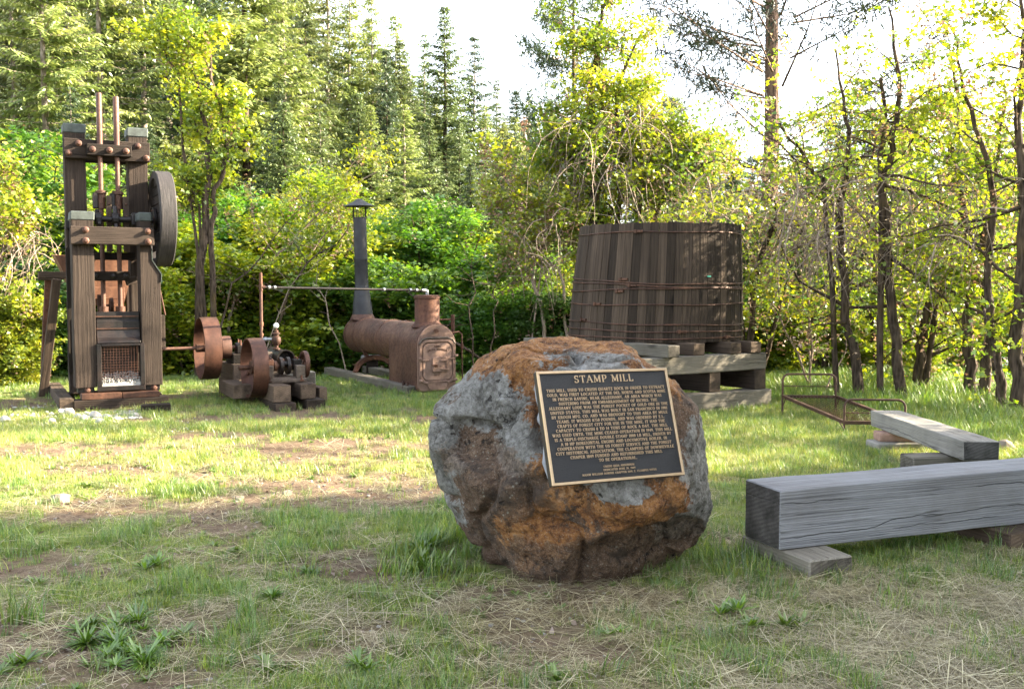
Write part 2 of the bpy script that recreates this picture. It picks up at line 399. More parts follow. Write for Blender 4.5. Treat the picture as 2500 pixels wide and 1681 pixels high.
def rock_mat():
    t = NT('boulder_stone'); o = t.obj()
    n1 = t.noise(o, 2.1, 7, .6, .4); n2 = t.noise(o, 7.5, 7, .65, .3); n3 = t.noise(o, 38, 6, .7); n4 = t.noise(t.map(o, (1, 1, 1), (5, 2, 8)), 3.3, 6, .62, .5)
    s = t.n('ShaderNodeSeparateXYZ', {0: o}); X, Y, Z = s.outputs[0], s.outputs[1], s.outputs[2]
    brown = t.ramp(t.math('ADD', t.math('MULTIPLY', n2, .6), t.math('MULTIPLY', n3, .4)), [(.36, (.03, .02, .014)), (.46, (.095, .06, .038)), (.55, (.165, .10, .06)), (.66, (.26, .185, .13))])
    orange = t.ramp(t.math('ADD', t.math('MULTIPLY', n2, .5), t.math('MULTIPLY', n3, .5)), [(.38, (.055, .024, .011)), (.47, (.19, .08, .026)), (.55, (.31, .145, .046)), (.66, (.40, .25, .13))])
    grey = t.ramp(t.math('ADD', t.math('MULTIPLY', n2, .45), t.math('MULTIPLY', n3, .55)), [(.36, (.045, .043, .04)), (.46, (.135, .13, .115)), (.56, (.235, .228, .21)), (.68, (.36, .36, .35))])
    # stains and lichen with shapes of their own: orange crown and middle, grey flanks and patch over the plaque, dark foot
    jit = t.math('ADD', t.math('MULTIPLY', t.math('SUBTRACT', n1, .5), 2.2), t.math('ADD', t.math('MULTIPLY', t.math('SUBTRACT', n2, .5), 1.8), t.math('MULTIPLY', t.math('SUBTRACT', n3, .5), .9)))
    jit2 = t.math('ADD', t.math('MULTIPLY', t.math('SUBTRACT', n4, .5), 3.2), t.math('ADD', t.math('MULTIPLY', t.math('SUBTRACT', n2, .5), 2.2), t.math('MULTIPLY', t.math('SUBTRACT', n3, .5), 1.8)))
    def blob(cx, cz, rx, rz, j):
        a = t.math('POWER', t.math('DIVIDE', t.math('SUBTRACT', X, cx), rx), 2.0); b = t.math('POWER', t.math('DIVIDE', t.math('SUBTRACT', Z, cz), rz), 2.0)
        return t.mapr(t.math('ADD', t.math('SUBTRACT', 1.0, t.math('SQRT', t.math('ADD', a, b))), j), -.04, .10)
    def many(bs, j):
        m = blob(*bs[0], j)
        for b_ in bs[1:]: m = t.math('MAXIMUM', m, blob(*b_, j))
        return m
    c = t.mix(t.mapr(jit2, -.15, .25), brown, tuple(x * 1.0 for x in (.105, .062, .038)))
    c = t.mix(many([(.0, 1.12, .75, .26), (-.12, .84, .20, .35), (.34, .44, .42, .13), (-.22, .30, .22, .20)], jit), c, orange)
    c = t.mix(many([(.05, 1.07, .26, .09), (-.46, .90, .20, .13), (-.76, .60, .15, .42), (.74, .55, .20, .50), (.20, .52, .16, .05), (.48, .26, .10, .12), (-.30, .76, .12, .16)], jit2), c, grey)
    c = t.mix(t.math('MULTIPLY', many([(-.52, .62, .20, .10), (-.34, .50, .16, .14), (.36, .22, .30, .10), (-.02, .16, .34, .10)], jit), .75), c, t.ramp(n3, [(.36, (.025, .016, .010)), (.5, (.10, .062, .038)), (.66, (.18, .12, .075))]))
    n5 = t.noise(o, 130, 4, .75); c = t.mix(t.mapr(n5, .55, .68, 0, .55), c, (.36, .33, .29)); c = t.mix(t.mapr(n5, .44, .34, 0, .6), c, (.02, .016, .013))
    wp = t.n('ShaderNodeVectorMath', {0: o, 1: t.n('ShaderNodeVectorMath', {0: t.noise(o, 11, 3, .6, col=True), 1: (.09, .09, .09)}, operation='MULTIPLY').outputs[0]}, operation='ADD').outputs[0]
    pit = t.math('MULTIPLY', t.mapr(t.vor(wp, 17), .14, .22, 1, 0), t.mapr(t.noise(o, 3.1, 3), .53, .6))
    c = t.mix(t.math('MULTIPLY', pit, .85), c, (.012, .01, .008))
    dk = t.mapr(t.noise(t.map(o, (1, 1, 1), (9, 4, 1)), 4.2, 6, .62, .6), .57, .64)
    c = t.mix(t.math('MULTIPLY', dk, .65), c, t.mix(n3, (.012, .010, .009), (.07, .055, .042)))
    crk = t.math('MULTIPLY', t.mapr(t.math('ABSOLUTE', t.math('SUBTRACT', n4, .47)), 0, .008, 1, 0), t.mapr(n1, .48, .56))
    c = t.mix(t.math('MULTIPLY', crk, .7), c, (.02, .015, .012))
    li = t.math('MULTIPLY', t.mapr(t.vor(o, 27), .12, .2, 1, 0), t.mapr(t.noise(o, 4, 3), .52, .6))
    c = t.mix(t.math('MULTIPLY', li, .5), c, (.30, .30, .24))
    h = t.math('ADD', t.math('MULTIPLY', n2, 1.3), t.math('SUBTRACT', t.math('ADD', t.math('MULTIPLY', n3, .75), t.math('MULTIPLY', n5, .22)), t.math('MULTIPLY', t.math('ADD', pit, crk), .6)))
    t.bsdf(c, .85, t.bump(h, 1.0, .035), spec=.25); return t.m
M_['rock'] = rock_mat()

def plaque_mats():
    t = NT('plaque_field'); o = t.obj(); n = t.noise(o, 190, 3, .6); w = t.noise(t.map(o, (60, 1, 260)), 1.0, 3, .6, 2.0)
    t.bsdf(t.mix(t.mapr(n, .4, .7), (.004, .0045, .006), (.016, .017, .021)), .45, t.bump(t.math('ADD', n, w), .8, .003), metal=.2, spec=.5)
    t2 = NT('plaque_bronze'); n = t2.noise(t2.obj(), 40, 4)
    t2.bsdf(t2.mix(n, (.50, .34, .20), (.66, .49, .32)), .38, metal=.55, spec=.5)
    return t.m, t2.m
M_['plaque_field'], M_['plaque_bronze'] = plaque_mats()
M_['plaque_side'] = plain('plaque_side', (.035, .028, .025), .5, .4)
# ------------------------------------------------------------ terrain
def hgt(x, y):
    x = np.asarray(x, float); y = np.asarray(y, float)
    b = .05 * (fbm(x * .35, y * .35, 3) - .5) + .035 * (fbm(x * 1.6, y * 1.6, 9) - .5)
    d = np.hypot(x, y - 8)
    hill = (6 + 10 * sst(15, -60, x)) * np.clip((y - 25) / 90, 0, 2.2) ** 1.2
    hill = hill * sst(20, 34, y) + 4 * sst(14, 40, -x) * sst(5, 30, y)
    hill = hill + 2.5 * (fbm(x * .04, y * .04, 5) - .5) * sst(30, 70, y)
    ditch = -.9 * sst(6.2, 9.5, x - .28 * (y - 12)) * sst(12.5, 15, y) * sst(60, 30, y)
    dip = -.5 * sst(16, 20, y) * sst(30, 22, y)
    return b + hill + ditch + dip
def H(x, y): return float(hgt(x, y))
def on(px, py): x, y, _ = G(px, py); return (x, y, H(x, y))

def masks(x, y):
    # how green and how strawy the ground is at a place
    n = fbm(x * 1.1, y * 1.5, 21, 4); n2 = fbm(x * 3.1, y * 3.3, 27, 3)
    g = .58 + 2.0 * (n - .5) + 1.3 * (n2 - .5)
    def blob(cx, cy, rx, ry, a=0):
        dx = x - cx; dy = y - cy; u = dx * np.cos(a) + dy * np.sin(a); v = -dx * np.sin(a) + dy * np.cos(a)
        return np.exp(-((u / rx) ** 2 + (v / ry) ** 2))
    g = g - .65 * blob(-3.0, 6.7, 2.0, .42, .12) - .6 * blob(-.8, 7.5, 1.8, .55, .05) - .8 * blob(-1.2, 9.2, 1.7, .75, .12) - .45 * blob(-3.6, 8.8, 1.3, .5)
    g = g - .5 * blob(-2.4, 7.9, 1.2, .25) - .8 * blob(-3.5, 11.2, 1.7, .28, .1) - .7 * blob(-1.9, 4.1, .9, .5) - .9 * blob(.25, 4.72, .62, .35)
    g = g - .6 * blob(.15, 4.0, .5, .3) - .8 * blob(-6.3, 12.2, 1.4, .8) - .35 * blob(-3, 5.3, 1.2, .3) - .5 * blob(-2.4, 12.3, 1.6, .5) - .5 * blob(-4.2, 13.4, 1.4, .6)
    g = g + .5 * sst(11.2, 12.5, y + .2 * x) + .45 * blob(2.3, 8.4, 1.8, 1.6) + .5 * sst(2.4, 3.4, x) * sst(8, 10, y)
    s = .25 + .9 * (fbm(x * 2.0, y * 2.4, 33, 3) - .5) + .7 * sst(.1, 1.6, x) * sst(5.6, 4.6, y) + .2 * blob(-.2, 4.6, 1.4, .5) + .2 * blob(-1.5, 4.6, 1, .4)
    s = s * sst(9, 6, y)
    return np.clip(g, 0, 1), np.clip(s, 0, 1)

def axis(brk):
    out = []
    for a, b, st in brk: out.append(np.arange(a, b, st))
    out.append([brk[-1][1]]); return np.concatenate(out)
gx = axis([(-420, -120, 20), (-120, -30, 5), (-30, -10, 1), (-10, -5, .25), (-5, 5, .06), (5, 10, .25), (10, 30, 1), (30, 120, 5), (120, 421, 20)])
gy = axis([(-60, -4, 4), (-4, 2.4, .5), (2.4, 8, .06), (8, 16, .16), (16, 34, .8), (34, 150, 4), (150, 600, 25)])
X_, Y_ = np.meshgrid(gx, gy); xf, yf = X_.ravel(), Y_.ravel()
fine = .012 * (fbm(xf * 9, yf * 9, 44, 2) - .5) * 2
gm, sm = masks(xf, yf)
zf = hgt(xf, yf) + fine
nx, ny = len(gx), len(gy)
ii = (np.arange(ny - 1)[:, None] * nx + np.arange(nx - 1)[None, :]).ravel()
gme = npmesh('ground', np.stack([xf, yf, zf], 1), np.stack([ii, ii + 1, ii + 1 + nx, ii + nx], 1), M_['soil'], {'green': gm, 'strawy': sm}, smooth=True)
tag(put(bpy.data.objects.new('ground', gme)), 'mown grassy ground with bare soil patches, rising into a wooded hillside', kind='structure')

# ------------------------------------------------------------ grass by scattering tufts
def blades(rng, n, spread, h0, h1, w, lean=.5, flat=False, segs=3, tint=(0, 1)):
    V = []; Fc = []; A = []
    for i in range(n):
        a = rng.uniform(0, 2 * math.pi); r = spread * math.sqrt(rng.random())
        bx, by = r * math.cos(a), r * math.sin(a); az = rng.uniform(0, 2 * math.pi)
        L = rng.uniform(h0, h1); ln = rng.uniform(.1, lean); ww = w * rng.uniform(.7, 1.3); t = rng.uniform(*tint)
        o = len(V)
        for k in range(segs + 1):
            s = k / segs
            if flat: out = L * s - L / 2; z = .004 + rng.random() * .006 + .012 * math.sin(s * 3.1) * ln
            else: out = L * ln * s * s; z = L * s * (1 - .35 * ln * s) - .004
            wk = ww * (1 - .85 * s) if not flat else ww * .8
            dx, dy = math.cos(az), math.sin(az)
            cx, cy = bx + dx * out, by + dy * out
            V.append((cx - dy * wk / 2, cy + dx * wk / 2, z)); V.append((cx + dy * wk / 2, cy - dx * wk / 2, z)); A += [t, t]
        for k in range(segs): Fc.append((o + 2 * k, o + 2 * k + 1, o + 2 * k + 3, o + 2 * k + 2))
    return np.array(V), np.array(Fc), np.array(A)

def proto_col(name, meshes):
    c = bpy.data.collections.new(name)
    for i, me in enumerate(meshes):
        o = bpy.data.objects.new(me.name, me); c.objects.link(o)
    return c
def scatter(name, label, P, rot, scl, idx, col):
    # one object: points carrying instances of tufts
    n = len(P); me = bpy.data.meshes.new(name); me.vertices.add(n); me.vertices.foreach_set('co', np.asarray(P, np.float32).ravel())
    a = me.attributes.new('rot', 'FLOAT_VECTOR', 'POINT'); a.data.foreach_set('vector', np.asarray(rot, np.float32).ravel())
    a = me.attributes.new('scl', 'FLOAT', 'POINT'); a.data.foreach_set('value', np.asarray(scl, np.float32))
    a = me.attributes.new('pick', 'INT', 'POINT'); a.data.foreach_set('value', np.asarray(idx, np.int32))
    g = bpy.data.node_groups.new(name, 'GeometryNodeTree')
    g.interface.new_socket('Geometry', in_out='INPUT', socket_type='NodeSocketGeometry')
    g.interface.new_socket('Geometry', in_out='OUTPUT', socket_type='NodeSocketGeometry')
    gi = g.nodes.new('NodeGroupInput'); go = g.nodes.new('NodeGroupOutput')
    m2p = g.nodes.new('GeometryNodeMeshToPoints')
    ci = g.nodes.new('GeometryNodeCollectionInfo'); ci.inputs['Collection'].default_value = col
    ci.inputs['Separate Children'].default_value = True; ci.inputs['Reset Children'].default_value = True
    iop = g.nodes.new('GeometryNodeInstanceOnPoints'); iop.inputs['Pick Instance'].default_value = True
    def at(nm, ty):
        x = g.nodes.new('GeometryNodeInputNamedAttribute'); x.data_type = ty; x.inputs[0].default_value = nm; return x.outputs[0]
    L = g.links.new
    L(gi.outputs[0], m2p.inputs[0]); L(m2p.outputs[0], iop.inputs['Points']); L(ci.outputs[0], iop.inputs['Instance'])
    L(at('pick', 'INT'), iop.inputs['Instance Index'])
    e = g.nodes.new('FunctionNodeEulerToRotation'); L(at('rot', 'FLOAT_VECTOR'), e.inputs[0]); L(e.outputs[0], iop.inputs['Rotation'])
    L(at('scl', 'FLOAT'), iop.inputs['Scale']); L(iop.outputs[0], go.inputs[0])
    o = bpy.data.objects.new(name, me); put(o); md = o.modifiers.new('scatter', 'NODES'); md.node_group = g
    return tag(o, label, kind='stuff')

rg = random.Random(5); nr = np.random.default_rng(5)
tufts = []
for i in range(6):
    V, Fc, A = blades(rg, 26, .045, .018, .055, .0030, .9, tint=(.0, .9)); tufts.append(npmesh('grass_tuft', V, Fc, M_['grass'], A))
for i in range(4):
    V, Fc, A = blades(rg, 22, .05, .04, .10, .0038, .7, tint=(.1, .8)); tufts.append(npmesh('grass_tuft', V, Fc, M_['grass'], A))
for i in range(4):
    V, Fc, A = blades(rg, 22, .05, .05, .12, .0044, .7, tint=(.0, 1)); tufts.append(npmesh('grass_tuft', V, Fc, M_['grass_lush'], A))
for i in range(3):   # dry seeded tufts
    V, Fc, A = blades(rg, 20, .05, .025, .07, .002, .9, tint=(.7, 1)); tufts.append(npmesh('grass_tuft', V, Fc, M_['grass'], A))
tcol = proto_col('grass_tufts', tufts)

ROCKS_CLEAR = [(.34, 5.35, .52, .42), ]
def pts_in(n, y0, y1, f=lambda x, y: np.ones_like(x)):
    n = int(n * 1.3)
    y = np.sqrt(nr.uniform(y0 ** 2, y1 ** 2, n)); x = nr.uniform(-1, 1, n) * (.60 * y + 1.1)
    keep = nr.random(n) < f(x, y)
    for cx, cy, rx, ry in ROCKS_CLEAR: keep &= ((x - cx) / rx) ** 2 + ((y - cy) / ry) ** 2 > 1
    return x[keep], y[keep]
GX = []; GY = []; GS = []; GI = []
def addg(x, y, s, i): GX.append(x); GY.append(y); GS.append(s); GI.append(i)
gf = lambda x, y: np.clip(masks(x, y)[0] * 1.25 - .1, .04, 1)
x, y = pts_in(46000, 3.2, 7.5, gf); addg(x, y, nr.uniform(.5, 1.2, len(x)) * (.5 + .55 * masks(x, y)[0]), nr.integers(0, 6, len(x)))
x, y = pts_in(30000, 7.5, 13, gf); addg(x, y, nr.uniform(.8, 1.5, len(x)), nr.choice([0, 1, 2, 3, 4, 5, 6, 14, 15, 16, 14, 15], len(x)))
tall = lambda x, y: sst(.5, .6, fbm(x * 2.6, y * 2.9, 61, 3)) * .9 + .03
x, y = pts_in(15000, 3.3, 7.5, lambda x, y: tall(x, y) * gf(x, y)); addg(x, y, nr.uniform(.55, 1.15, len(x)), nr.integers(6, 14, len(x)))
x, y = pts_in(9000, 7.5, 13, lambda x, y: tall(x, y) * gf(x, y) + .25 * sst(.8, 2.5, x)); addg(x, y, nr.uniform(.6, 1.2, len(x)), nr.integers(6, 14, len(x)))
x, y = pts_in(30000, 12, 27, lambda x, y: np.clip(gf(x, y) + .3 * sst(14, 17, y) + .3 * sst(1, 3, x), .05, 1)); addg(x, y, nr.uniform(.9, 1.9, len(x)) * (.62 + .9 * sst(2.6, 4.5, x - .2 * (y - 12)) + .8 * sst(16, 20, y)), nr.integers(3, 14, len(x)))
# longer grass by the trees on the right
x, y = pts_in(9000, 9.5, 15, lambda x, y: sst(3.2, 4.4, x) * .9); addg(x, y, nr.uniform(1.0, 1.9, len(x)), nr.integers(6, 14, len(x)))
# taller tufts round the foot of the rock and under the timbers
k = 260; a = nr.uniform(0, 2 * math.pi, k); x = .34 + np.cos(a) * nr.uniform(.72, 1.05, k); y = 5.3 + np.sin(a) * nr.uniform(.5, .9, k)
ok = (y > 5.0); addg(x[ok], y[ok], nr.uniform(.8, 1.8, ok.sum()), nr.integers(6, 14, ok.sum()))
x, y = np.concatenate(GX), np.concatenate(GY); n = len(x)
scatter('grass', 'short green and straw-tinged grass over the clearing', np.stack([x, y, hgt(x, y)], 1),
        np.stack([nr.normal(0, .12, n), nr.normal(0, .12, n), nr.uniform(0, 6.28, n)], 1), np.concatenate(GS), np.concatenate(GI), tcol)

strs = []
for i in range(6):
    V, Fc, A = blades(rg, (34, 34, 34, 16, 14, 12)[i], .11, (.06, .06, .06, .12, .14, .14)[i], (.24, .24, .24, .34, .36, .36)[i], (.0019, .0019, .0019, .0028, .0028, .003)[i], .9, flat=True, segs=2, tint=(0, 1)); strs.append(npmesh('straw_litter', V, Fc, M_['straw'], A))
x, y = pts_in(24000, 3.2, 9.5, lambda x, y: np.clip((masks(x, y)[1] ** 1.5) * (.55 + .45 * sst(-.6, .8, x)) + .04, 0, 1)); n = len(x)
scatter('straw', 'dry mown grass stalks lying in the turf', np.stack([x, y, hgt(x, y) + nr.uniform(.0, .022, n)], 1),
        np.stack([nr.normal(0, .09, n), nr.normal(0, .09, n), nr.uniform(0, 6.28, n)], 1), nr.uniform(.45, 1.25, n), nr.integers(0, 6, n), proto_col('straw_tufts', strs))

# pebbles, dead leaves and crumbs of soil
def pebble(rng, r, mat, name, flat=.6, sub=1):
    bm = bmesh.new(); bmesh.ops.create_icosphere(bm, subdivisions=sub, radius=r)
    for v in bm.verts: v.co *= rng.uniform(.75, 1.2); v.co.z *= flat
    me = bpy.data.meshes.new(name); bm.to_mesh(me); bm.free(); me.materials.append(mat); return me
prs = random.Random(9)
pb = [pebble(prs, .006, M_['tan_rock'], 'pebble') for i in range(3)] + [pebble(prs, .007, M_['grey_slab'], 'pebble') for i in range(2)]
for i in range(3):
    c = .011; V = [(-c, 0, .002), (0, c * .55, .006), (c * 1.2, 0, .003), (0, -c * .55, .005)]
    pb.append(npmesh('dead_leaf', V, [(0, 1, 2, 3)], M_['dead_leaf'], np.full(4, .2 + .35 * i)))
x, y = pts_in(9000, 3.2, 9, lambda x, y: np.clip(1.1 - masks(x, y)[0], .05, 1)); n = len(x)
scatter('soil_crumbs', 'small pebbles and dead leaf bits on bare soil', np.stack([x, y, hgt(x, y) + .002], 1),
        np.stack([nr.normal(0, .4, n), nr.normal(0, .4, n), nr.uniform(0, 6.28, n)], 1), nr.uniform(.4, 1.9, n) ** 1.3, nr.integers(0, 8, n), proto_col('crumbs', pb))
# ------------------------------------------------------------ boulder and plaque
def boulder():
    RC = np.array([.34, 5.36, .58])
    out = [(.174, 1.214), (.423, 1.228), (.623, 1.222), (.742, 1.114), (.93, .925), (1.024, .712), (1.06, .465), (1.088, .30), (1.03, .11), (.90, -.03), (.72, -.20), (.34, -.26), (0, -.20),
           (-.135, -.05), (-.165, .07), (-.26, .165), (-.365, .333), (-.41, .553), (-.424, .795), (-.39, .905), (-.305, 1.018), (-.205, 1.115), (-.086, 1.172)]
    a = np.array([math.atan2(z - RC[2], x - RC[0]) for x, z in out]); r = np.array([math.hypot(z - RC[2], x - RC[0]) for x, z in out])
    o = np.argsort(a); a = a[o]; r = r[o]; a = np.concatenate([a - 2 * math.pi, a, a + 2 * math.pi]); r = np.tile(r, 3)
    bm = bmesh.new(); bmesh.ops.create_icosphere(bm, subdivisions=7, radius=1)
    me = bpy.data.meshes.new('boulder'); bm.to_mesh(me); bm.free()
    n = len(me.vertices); U = np.empty(n * 3); me.vertices.foreach_get('co', U); U = U.reshape(-1, 3)
    ux, uy, uz = U.T; th = np.arctan2(uz, ux); Rt = np.interp(th, a, r)
    sp = np.sqrt(np.clip(1 - uy ** 2, 0, 1)); sp2 = sp ** .8
    ct, stt = np.cos(th), np.sin(th)
    P = np.stack([ct * sp2 * Rt, np.sign(uy) * np.abs(uy) ** .9 * np.where(uy < 0, .80, .66), stt * sp2 * Rt], 1)
    rs = np.random.default_rng(12)
    # broken facets: planes that cut the front, with softened edges
    def cut(P, nrm, d, k=.03):
        nrm = np.array(nrm, float); nrm /= np.linalg.norm(nrm); s = P @ nrm - d
        ex = np.where(s > -k, (s + k) ** 2 / (4 * k), 0); ex = np.where(s > k, s, ex); return P - nrm * ex[:, None]
    pn = np.array([.426, -.847, .319]); pc = np.array([.48, 4.75, .843]) - RC
    P = cut(P, pn, pn @ pc - .032, .02)
    P = cut(P, (-.55, -.75, .35), .575, .018)                    # left upper flank
    P = cut(P, (-.35, -.9, -.25), .60, .012)
    P = cut(P, (.1, -.83, -.55), .655, .012)                    # lower front slab
    P = cut(P, (.55, -.62, -.56), .66, .012)
    P = cut(P, (.9, -.40, .1), .68, .04)
    P = cut(P, (-.75, -.5, -.43), .62, .03)
    P = cut(P, (.0, -.25, .97), .62, .04)
    P = cut(P, (.6, -.2, .77), .66, .03)
    P = cut(P, (-.6, -.3, .74), .68, .04)
    W = P + RC
    # the hollow on the left flank and the notch at the upper left
    def dent(W, c, rx, rz, d, nrm=(0, 1, 0), edge=.55):
        q = np.sqrt(np.clip(((W[:, 0] - c[0]) / rx) ** 2 + ((W[:, 2] - c[1]) / rz) ** 2 + .35 * (vnoise3(W * 9, 3) - .5), 0, None))
        m = np.where(W[:, 1] < 5.45, 1 - sst(edge, 1.0, q), 0); return W + np.array(nrm) * (d * m)[:, None]
    W = dent(W, (-.20, .72), .17, .13, .085, (.5, .85, 0), .7)
    W = dent(W, (.02, 1.0), .06, .09, .04)
    W = dent(W, (.72, .22), .34, .13, .06, (-.1, .9, .2), .8)
    W = dent(W, (.30, .36), .26, .06, .04, (0, 1, 0), .6)
    N = (W - RC); N /= np.linalg.norm(N, axis=1)[:, None]
    pl = (W - RC) @ pn - (pn @ pc - .032); calm = sst(-.02, -.0, pl) * (np.abs(W[:, 0] - .48) < .42) * (np.abs(W[:, 2] - .84) < .33)
    d = .045 * (vnoise3(W * 2.6, 1) - .5) + .035 * (vnoise3(W * 6, 2) - .5)
    q_ = vnoise3(W * 2.7 + 3, 11) * .7 + vnoise3(W * 5.9, 12) * .3; st_ = q_ * 7; fr = st_ - np.floor(st_); d = d + .075 * ((np.floor(st_) + sst(.72, 1.0, fr)) / 7 - q_)
    rd = 1 - 2 * np.abs(vnoise3(W * 4.3 + 5, 7) - .5); d = d - .055 * np.clip(rd - .82, 0, 1) / .18
    d = d + .030 * (vnoise3(W * 15, 4) - .5) + .011 * (vnoise3(W * 38, 5) - .5) + .005 * (vnoise3(W * 90, 6) - .5)
    W = W + N * (d * (1 - .85 * calm))[:, None]
    W[:, 2] = np.where(W[:, 2] < -.04, -.04, W[:, 2])
    W[:, 2] += 0
    base = np.array([.34, 5.36, 0.0]); me.vertices.foreach_set('co', (W - base).astype(np.float32).ravel()); me.update()
    me.materials.append(M_['rock']); me.polygons.foreach_set('use_smooth', [True] * len(me.polygons))
    o = bpy.data.objects.new('boulder', me); put(o, None, Matrix.Translation(base))
    return tag(o, 'large rounded orange and grey boulder carrying the bronze plaque', 'boulder')
boulder()

